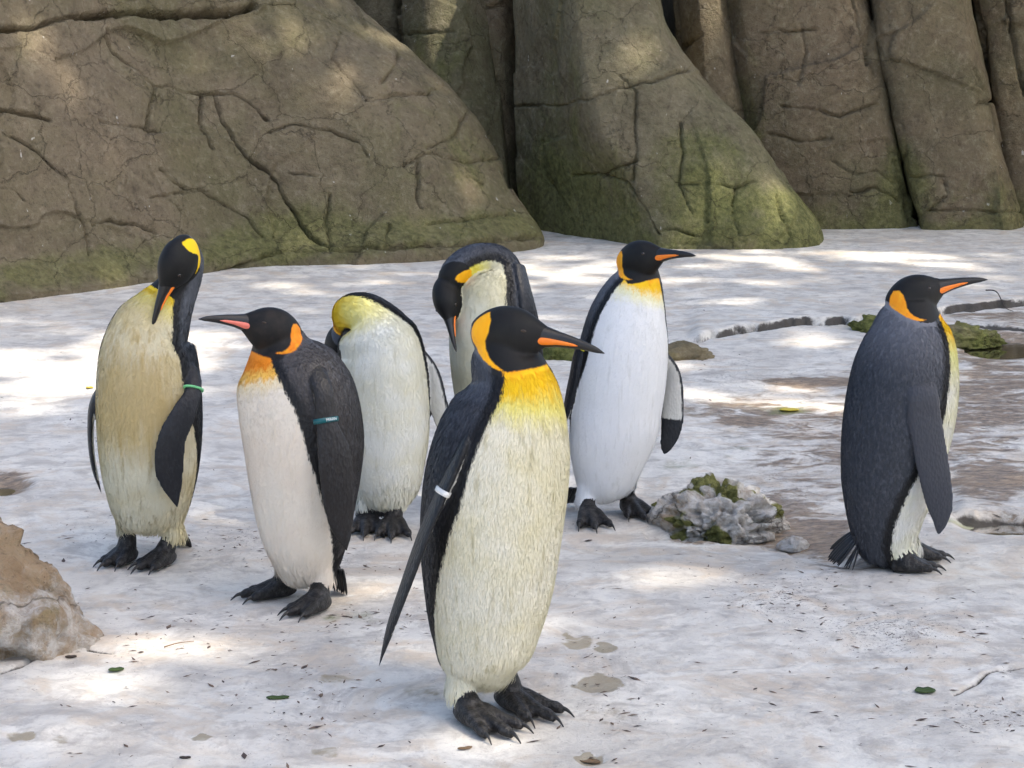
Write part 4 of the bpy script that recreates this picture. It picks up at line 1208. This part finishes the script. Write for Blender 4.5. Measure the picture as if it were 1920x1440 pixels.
SPECS['back_centre'] = dict(
    label='clean white-bellied upright penguin with yellow flipper band, head turned in profile',
    yaw=14, voxel=.0046, nfeather=16000, flen=.010, flift=.0007, fwid=.0022, throat=12.6, Wadd=4,
    rings=[(1112, 1176, 934), (1090, 1192, 921), (1076, 1200, 894), (1066, 1217, 850), (1066, 1236, 800), (1069, 1243, 760), (1073, 1249, 720), (1080, 1253, 680),
           (1088, 1254, 640), (1101, 1252, 600), (1119, 1250, 566), (1135, 1247, 543), (1151, 1242, 522), (1164, 1234, 503), (1170, 1226, 485)],
    head=dict(c=(1199, 487), off=-.02, fwd=(.80, -.58, .16), s=1.0),
    bill=.15, ear_s=.9,
    feet=[dict(heel=(1100, 973), tip=(1128, 1010), top=(1100, 939)), dict(heel=(1172, 956), tip=(1230, 990), top=(1174, 912))],
    flippers=[dict(path=[(1108, 600, -.02, .024), (1090, 650, -.03, .028), (1075, 710, -.03, .032), (1063, 765, -.02, .026), (1054, 806, -.01, .009)], n=(-.95, -.28, 0), band=dict(t=.26, h=.014, mat='band_yellow', gap=.004)),
              dict(path=[(1238, 640, .06, .026), (1254, 695, .06, .032), (1261, 750, .05, .036), (1258, 805, .04, .034), (1244, 856, .03, .014)], n=(.30, .93, 0), tip=.66)],
    tail=((1085, 915, .10), (1076, 948, .14), .01))
SPECS['right'] = dict(
    label='penguin seen side-on with slate grey back, black tail on the ground and bill raised',
    yaw=102, voxel=.0043, nfeather=34000, flen=.012, flift=.0020, fwid=.0022, throat=13.4, dr=1.0,
    rings=[(1640, 1706, 1048), (1624, 1716, 1034), (1603, 1722, 1010), (1586, 1734, 965), (1578, 1752, 920), (1576, 1766, 870), (1577, 1778, 830), (1581, 1788, 790),
           (1588, 1795, 745), (1598, 1797, 700), (1612, 1794, 660), (1626, 1785, 628), (1640, 1771, 604), (1654, 1760, 582), (1668, 1748, 560)],
    head=dict(c=(1713, 556), fwd=(.96, .06, .26), s=1.0),
    bill=.16, ear_s=.88,
    feet=[dict(heel=(1678, 1073), tip=(1774, 1070), top=(1690, 1040), s=1.1), dict(heel=(1700, 1052), tip=(1758, 1050), top=(1700, 1030))],
    flippers=[dict(path=[(1728, 672, -.115, .030), (1730, 730, -.135, .040), (1735, 785, -.145, .044), (1745, 850, -.15, .045), (1756, 910, -.15, .042), (1764, 965, -.14, .034), (1759, 1008, -.13, .014)],
                   n=(.10, -1, .05)), dict(auto=1)],
    tail=((1608, 1006, .02), (1562, 1074, .02), .045))

CREAM = srgb(232, 226, 206)
mats = dict(
    front=dict(belly=srgb(234, 229, 208), belly2=srgb(226, 218, 182), streak=srgb(178, 168, 124), streak_amt=.55, bib=(srgb(246, 150, 6), srgb(248, 200, 14), srgb(236, 224, 120)), bib_len=.62, back=(srgb(74, 78, 87), srgb(34, 36, 42)), ear=srgb(250, 172, 4), flip=srgb(21, 23, 27)),
    left_centre=dict(belly=srgb(236, 226, 210), belly2=srgb(232, 218, 200), streak=srgb(220, 206, 180), streak_amt=.25, bib=(srgb(232, 136, 24), srgb(240, 186, 84), srgb(240, 222, 184)), bib_len=.42, back=(srgb(65, 62, 62), srgb(35, 32, 32)), flip=srgb(34, 32, 32), ear=srgb(232, 130, 16), warm_black=1.0),
    left=dict(belly=srgb(222, 216, 190), belly2=srgb(208, 194, 150), streak=srgb(150, 132, 90), streak_amt=.5, dirt=srgb(190, 166, 110), bib=(srgb(232, 176, 14), srgb(238, 200, 30), srgb(228, 214, 130)), bib_len=.62, back=(srgb(84, 88, 96), srgb(31, 34, 39)), ear=srgb(248, 206, 8)),
    hidden_head=dict(belly=srgb(232, 232, 222), belly2=srgb(226, 222, 196), streak=srgb(190, 186, 160), streak_amt=.4, bib=(srgb(240, 176, 10), srgb(240, 208, 40), srgb(232, 222, 130)), bib_len=.9, back=(srgb(67, 71, 81), srgb(40, 43, 49)), ear=srgb(248, 180, 8)),
    bowed=dict(belly=srgb(226, 222, 200), belly2=srgb(212, 204, 170), streak=srgb(180, 172, 130), streak_amt=.4, bib=(srgb(240, 200, 30), srgb(236, 222, 90), srgb(228, 224, 150)), bib_len=.7, back=(srgb(71, 75, 84), srgb(46, 49, 56)), ear=srgb(250, 176, 8)),
    back_centre=dict(belly=srgb(236, 236, 236), belly2=srgb(232, 232, 230), streak=srgb(206, 205, 200), streak_amt=.4, bib=(srgb(246, 150, 10), srgb(248, 196, 16), srgb(240, 234, 190)), bib_len=.5, back=(srgb(99, 102, 109), srgb(51, 53, 60)), ear=srgb(246, 160, 12)),
    right=dict(belly=srgb(236, 234, 226), belly2=srgb(228, 224, 190), streak=srgb(214, 210, 180), streak_amt=.25, bib=(srgb(246, 176, 8), srgb(246, 200, 20), srgb(232, 228, 150)), bib_len=1.0, back=(srgb(118, 120, 128), srgb(58, 61, 68)), flip=srgb(60, 62, 69), ear=srgb(244, 150, 10)))
for k, sp in SPECS.items():
    for f_ in sp['feet']:
        g = ground_hit(*f_['heel']); g2 = ground_hit(*f_['tip'])
        FEET_FLAT.append((.5 * g[0] + .5 * g2[0], .5 * g[1] + .5 * g2[1], .16))

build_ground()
build_rocks()
for k, sp in SPECS.items():
    sp['mat'] = plumage_mat('plumage_' + k, **mats[k])
    for key in ('eye_mat', 'plate_mat'):
        if key in sp: sp[key] = MAT[sp[key]]
    for fl in sp['flippers']:
        if 'band' in fl: fl['band']['mat'] = MAT[fl['band']['mat']]
    make_penguin(sp)

# ------------------------------------------------------------------ stones on the ground
m_mossy = rock_mat('mossy_stone', srgb(138, 124, 98), srgb(92, 80, 60), srgb(104, 96, 66), .95)
m_pale = rock_mat('whitened_stone', srgb(172, 146, 118), srgb(134, 108, 82), srgb(150, 134, 106), .9, .9)
boulder('boulder', 'whitewashed tan boulder standing at the edge of the ground beside the preening penguin', (-80, 1200), (.285, .22, .265), m_pale, 3.0, .19,
        moss=lambda P, z: .25 * (P[:, 2] > .2), white=lambda P, z: .40 - .12 * sstep(.4, 1.0, z), sub=6, sink=.12)
boulder('boulder', 'low pitted rock with white crust and mossy hollows between two standing penguins', (1356, 978), (.185, .17, .125), m_pale, 8.0, .24,
        moss=lambda P, z: 1.25 * sstep(-.02, .35, fbm(P * 2.2 + 3, 3)) + .15, white=lambda P, z: .58 - .85 * sstep(.1, .5, fbm(P * 2.2 + 3, 3)), sub=6, sink=.1, pits=.2, yaw=.3)
boulder('stone', 'small white-crusted stone lying in the brown gully', (1487, 1010), (.042, .036, .030), m_pale, 12.0, .2, white=lambda P, z: .55 + 0 * z, sub=4, sink=.2)
boulder('stone', 'yellow-green mossy mound showing behind the orange bill of the penguin', (1062, 668), (.125, .11, .105), m_mossy, 15.0, .2, moss=lambda P, z: .9 + 0 * z, sub=5, sink=.1)
boulder('stone', 'flat brown stone wedged at the crack beside the white-bellied penguin', (1270, 668), (.165, .10, .075), m_mossy, 18.0, .22, moss=lambda P, z: .25 + 0 * z, sub=5, sink=.1)
boulder('stone', 'bright green mossy stone behind the neck of the side-on penguin', (1645, 618), (.135, .10, .085), m_mossy, 21.0, .2, moss=lambda P, z: 1.1 + 0 * z, sub=5, sink=.1)
boulder('stone', 'brown moss-patched stone in front of the side-on penguin beside the pool', (1800, 634), (.21, .13, .085), m_mossy, 25.0, .2, moss=lambda P, z: .55 + .3 * P[:, 0], sub=5, sink=.1)

# ------------------------------------------------------------------ water in the hollows
tw = NT('pool_water')
tw.done(srgb(70, 66, 48), .06, tw.bump(tw.noise(tw.coord(), 30, 3), .12, .004), .5, **{'Transmission Weight': .65, 'IOR': 1.33})
for args in ((1895, 645, 105, 26, -.032, 1.0), (1900, 986, 80, 13, -.018, 2.0), (2, 910, 46, 16, -.02, 3.0)):
    w = irregular_sheet('water', *args[:5], tw.m, args[5]); tag(w, kind='structure')
# ------------------------------------------------------------------ litter
m_leaf_dark = plain('litter_dark', srgb(62, 52, 46), .7, .3, 90, .4)
m_leaf_brown = plain('litter_brown', srgb(120, 98, 74), .7, .3, 90, .4)
m_leaf_green = plain('litter_green', srgb(64, 82, 34), .55, .4, 90, .4)
m_leaf_yel = plain('litter_yellow', srgb(176, 160, 60), .6, .3, 90, .4)

def leaf(cx, cy, length, width, yaw, mat, label, curl=.25, name='leaf'):
    c = ground_hit(cx, cy)
    c[2] = float(g_detail(np.array([c[0]]), np.array([c[1]]))[0])
    nl, nw = 9, 5
    u = np.linspace(0, 1, nl)[:, None]; v = np.linspace(-1, 1, nw)[None, :]
    half = width * np.sin(np.clip(u, .03, .97) * math.pi) ** .8 * (1 + .25 * np.sin(u * 9 + yaw))
    x = (u - .5) * length + 0 * v; y = half * v + .12 * length * (u - .5) ** 2 * math.sin(yaw * 3); z = curl * (half * v ** 2) + .22 * length * (u - .5) ** 2 + .003 + .0 * v
    top = np.stack([x, y, z], -1).reshape(-1, 3); bot = top - np.array([0, 0, .0022])
    V = np.vstack([top, bot]); n = nl * nw
    f = grid_faces(nl, nw)
    faces = [list(a) for a in f] + [list(a[::-1] + n) for a in f]
    ring = [i for i in range(nw)] + [r * nw + nw - 1 for r in range(1, nl)] + [(nl - 1) * nw + i for i in range(nw - 2, -1, -1)] + [r * nw for r in range(nl - 2, 0, -1)]
    for a, b in zip(ring, ring[1:] + ring[:1]): faces.append([b, a, a + n, b + n])
    cy_, sy_ = math.cos(yaw), math.sin(yaw)
    V = np.stack([V[:, 0] * cy_ - V[:, 1] * sy_, V[:, 0] * sy_ + V[:, 1] * cy_, V[:, 2]], -1)
    o = mesh_obj(name, V + c, faces, mat, origin=c)
    return tag(o, label, 'leaf')
leaf(521, 1312, .048, .011, .1, m_leaf_green, 'dark green curled leaf lying alone on the white ground before the penguins')
leaf(347, 1415, .022, .005, .0, m_leaf_dark, 'small charcoal leaf scrap lying on white ground near a pale stain')
leaf(218, 1257, .034, .012, .3, m_leaf_green, 'olive green leaf flake on the sunny ground near the boulder')
leaf(872, 1404, .030, .006, .35, m_leaf_brown, 'brown leaf sliver lying by the toes of the foremost penguin')
leaf(1105, 1416, .045, .012, -.4, m_leaf_brown, 'crumpled tan leaf lying in a pit right of the foremost penguin')
leaf(1735, 1291, .045, .020, .1, m_leaf_green, 'ragged dark green leaf clump beside the ground crack')
leaf(133, 1231, .026, .008, .15, m_leaf_dark, 'dark leaf scrap at the foot of the whitewashed boulder')
leaf(1480, 768, .075, .030, .05, m_leaf_yel, 'yellow-green leaf lying in the sun beyond the pitted rock')
leaf(168, 727, .030, .016, .4, m_leaf_yel, 'tiny ochre leaf on the sunlit ground behind the preening penguin')
leaf(1835, 977, .12, .018, .08, m_leaf_yel, 'long lime-coloured leaf at the rim of the small puddle')

def twig(pts, r, label, mat):
    P = np.array([ground_hit(x, y) + np.array([0, 0, h]) for x, y, h in pts])
    for i in range(len(P)): P[i, 2] += float(g_detail(P[i:i + 1, 0], P[i:i + 1, 1])[0]) - float(g_broad(P[i, 0], P[i, 1]))
    C = catmull(P, 14); T, e1, e2 = frames(C, np.array([.1, .2, 1.]))
    rr = np.linspace(r, r * .4, 14)
    V, F, _ = loft(C, e1, e2, rr, rr, 7)
    return tag(mesh_obj('twig', V, F, mat, origin=P[0]), label, 'twig')
twig([(1848, 563, .03), (1868, 568, .035), (1884, 578, .01), (1900, 584, .004)], .0038, 'thin bare twig on the ledge behind the bill of the side-on penguin', m_leaf_dark)
twig([(308, 1216, .004), (335, 1211, .006), (364, 1208, .004)], .0018, 'fine straw-like twig on the white ground before the two left penguins', m_leaf_brown)

# crumbs, shreds and seeds nobody could count
crumbs_v, crumbs_f = [], []
def crumbs(n, weight_spots, smin, smax, seed):
    r = np.random.default_rng(seed); V = []; 
    while len(V) < n:
        if r.random() < .6:
            cx, cy, rx, ry = weight_spots[r.integers(len(weight_spots))]
            x, y = r.normal(cx, rx * .6), r.normal(cy, ry * .6)
        else:
            x, y = r.uniform(-60, 1980), 480 + 960 * r.random() ** .8
        if y < 470: continue
        V.append((x, y))
    return np.array(V), r
spots = [(1450, 1125, 200, 50), (1660, 1185, 260, 55), (600, 1055, 130, 28), (470, 1010, 120, 35), (1850, 1340, 150, 40), (1380, 700, 160, 60), (700, 1170, 120, 30), (560, 1310, 120, 60), (150, 800, 200, 60), (1120, 1280, 110, 110), (1500, 1080, 260, 40), (230, 1020, 120, 40), (330, 1180, 160, 60)]
pts, r = crumbs(1900, spots, 0, 0, 5)
G = np.array([ground_hit(x, y) for x, y in pts])
G[:, 2] = g_detail(G[:, 0], G[:, 1])
nC = len(G); L = r.gamma(1.6, .0034, nC).clip(.0016, .022); wd = L * r.uniform(.12, .4, nC); yw = r.uniform(0, math.pi, nC)
dx = np.stack([np.cos(yw), np.sin(yw), r.normal(0, .12, nC)], -1); dy = np.stack([-np.sin(yw), np.cos(yw), np.zeros(nC)], -1)
up = np.array([0, 0, 1.])
Q = [G - dx * L[:, None] + up * .001, G + dy * wd[:, None] + up * .0012, G + dx * L[:, None] + up * .001, G - dy * wd[:, None] + up * .0012, G + up * (.0018 + .25 * wd[:, None])]
CV = np.stack(Q, 1).reshape(-1, 3); bI = np.arange(nC) * 5
CF = np.concatenate([np.stack([bI + a, bI + b, bI + 4], -1) for a, b in ((0, 3), (3, 2), (2, 1), (1, 0))])
m_cr = NT('crumbs')
m_cr.done(m_cr.mix(m_cr.step(m_cr.noise(m_cr.coord(), 40, 2), .42, .6), srgb(70, 58, 54), srgb(120, 100, 84)), .8)
cr = mesh_obj('ground_litter', CV, CF, m_cr.m, smooth=False)
tag(cr, 'tiny dark shreds and seeds strewn over the white ground', 'litter', kind='stuff')

# ------------------------------------------------------------------ unseen tree added for the shade, its leaf gaps shaped for the sun patches
PATCH = [(150, 680, 260, 60, .9), (330, 640, 160, 35, .8), (40, 740, 120, 30, .9), (430, 735, 60, 30, .6), (640, 530, 150, 25, .7), (1080, 505, 190, 40, .9), (1400, 480, 150, 30, .8), (1720, 490, 190, 22, .9), (1350, 545, 120, 25, .5),
         (1480, 745, 240, 32, .85), (1330, 770, 90, 25, .5), (1200, 1085, 110, 30, .95), (560, 1095, 130, 20, .8), (710, 1110, 60, 30, .5), (150, 1290, 170, 48, .8), (1560, 965, 40, 40, .5), (1700, 1075, 50, 20, .4), (1030, 600, 50, 40, .6), (1860, 1090, 90, 25, .5), (1400, 1320, 200, 30, .3), (540, 1270, 120, 30, .25), (1560, 1020, 60, 20, .5)]
WALLP = [(430, 75, 45, 22, 11.8), (595, 90, 50, 40, 12.0), (650, 150, 40, 30, 11.9), (800, 100, 40, 70, 13.4), (1172, 105, 40, 34, 12.36), (1290, 60, 32, 80, 13.3), (1490, 385, 40, 50, 12.2), (700, 45, 30, 25, 12.5), (60, 95, 70, 20, 10.6)]
holes = []   # gap left in the leaves for a chosen sun patch (x, y on z = 0 along the sun), size
def sun_flat(p): return p[:2] - SUN[:2] / SUN[2] * p[2]
for cx, cy, rx, ry, s_ in PATCH:
    a, b, c = ground_hit(cx, cy), ground_hit(cx + rx, cy), ground_hit(cx, cy + ry)
    holes.append((sun_flat(a), abs(b[0] - a[0]), max(abs(c[1] - a[1]), .12), s_))
for cx, cy, rx, ry, d in WALLP:
    a = at_depth(cx, cy, d); holes.append((sun_flat(a), rx * d / F_PX * 1.5 + .05, ry * d / F_PX * 1.4 + .05, 1.0))
r = np.random.default_rng(21)
NL = 26000
tx = r.uniform(-7.5, 7.5, NL); ty = r.uniform(.8, 17.5, NL)
keep = np.ones(NL)
for (hx, hy), ax, ay, s_ in holes:
    e = ((tx - hx) / ax) ** 2 + ((ty - hy) / ay) ** 2
    keep *= 1 - .92 * s_ * np.exp(-(e / 1.3) ** 2)
clump = fbm(np.stack([tx * .55, ty * .55, 0 * tx], -1), 3)
k = (r.random(NL) < keep) & (np.abs(tx) < .36 * ty + 1.0 + .5 * clump)  # leaves kept only over the view, so more sky and bounce light enters
tx, ty = tx[k], ty[k]
hh = 11.5 + 3.5 * r.random(len(tx)) + 1.0 * fbm(np.stack([tx * .4, ty * .4, 0 * tx], -1), 2)
LP = np.stack([tx, ty, 0 * tx], -1) + SUN * (hh / SUN[2])[:, None]
nn = nrm(np.stack([r.normal(0, .55, len(tx)), r.normal(0, .55, len(tx)), np.ones(len(tx))], -1) + SUN * .4)
t1 = nrm(np.cross(nn, r.normal(0, 1, nn.shape))); t2 = np.cross(nn, t1)
ll = r.uniform(.14, .22, len(tx))[:, None]; lw = ll * r.uniform(.5, .7, len(tx))[:, None]
LV = np.stack([LP - t1 * ll, LP - t1 * ll * .2 + t2 * lw, LP + t1 * ll, LP - t1 * ll * .2 - t2 * lw], 1).reshape(-1, 3)
tl = NT('tree_leaf')
tl.done(tl.mix(tl.step(tl.noise(tl.coord(), .8, 3), .4, .6), srgb(70, 92, 40), srgb(92, 112, 52)), .5)
trunk_base = np.array([8.8, -2.2, 0.0])
tree = bpy.data.objects.new('tree', None); tree.location = trunk_base; link(tree)
tag(tree, 'tall leafy tree out of view, leaf gaps placed to dapple the white ground', 'tree')
cw = mesh_obj('shade_crown', LV, np.arange(len(LV)).reshape(-1, 4), tl.m, tree, False, trunk_base)
cw['kind'] = 'stuff'
m_bark = plain('bark', srgb(96, 82, 66), .85, .3, 18, .7)
TV, TF, nb = [], [], 0
def limb(P, r0, r1):
    global nb
    C = catmull(np.array(P), 24); T, e1, e2 = frames(C, np.array([.3, 1, .1])); rr = np.linspace(r0, r1, 24)
    V, F, _ = loft(C, e1, e2, rr, rr, 12); TV.append(V); TF.append(F + nb); nb += len(V)
limb([trunk_base + np.array([0, 0, -.3]), trunk_base + np.array([.1, .1, 3]), trunk_base + np.array([-.1, .5, 6]), trunk_base + np.array([-.3, 1.2, 9]), trunk_base + np.array([-.4, 2.0, 14])], .34, .12)
for gx, gy, gz in ((7, 1, 12.5), (6, 5, 13), (6, 9, 13.5), (9, 11, 13), (10, 7, 13), (10, 3, 12.5), (8, -1, 12), (4, 10, 13), (8, 6, 14)):
    e = np.array([gx, gy, gz], float); s0 = trunk_base + np.array([-.2, .8, 6.5 + .2 * (gx % 5)])
    limb([s0, s0 * .6 + e * .4 + np.array([0, 0, .5]), s0 * .25 + e * .75 + np.array([0, 0, .5]), e], .14, .03)
mesh_obj('trunk', np.vstack(TV), np.vstack(TF), m_bark, tree, True, trunk_base)
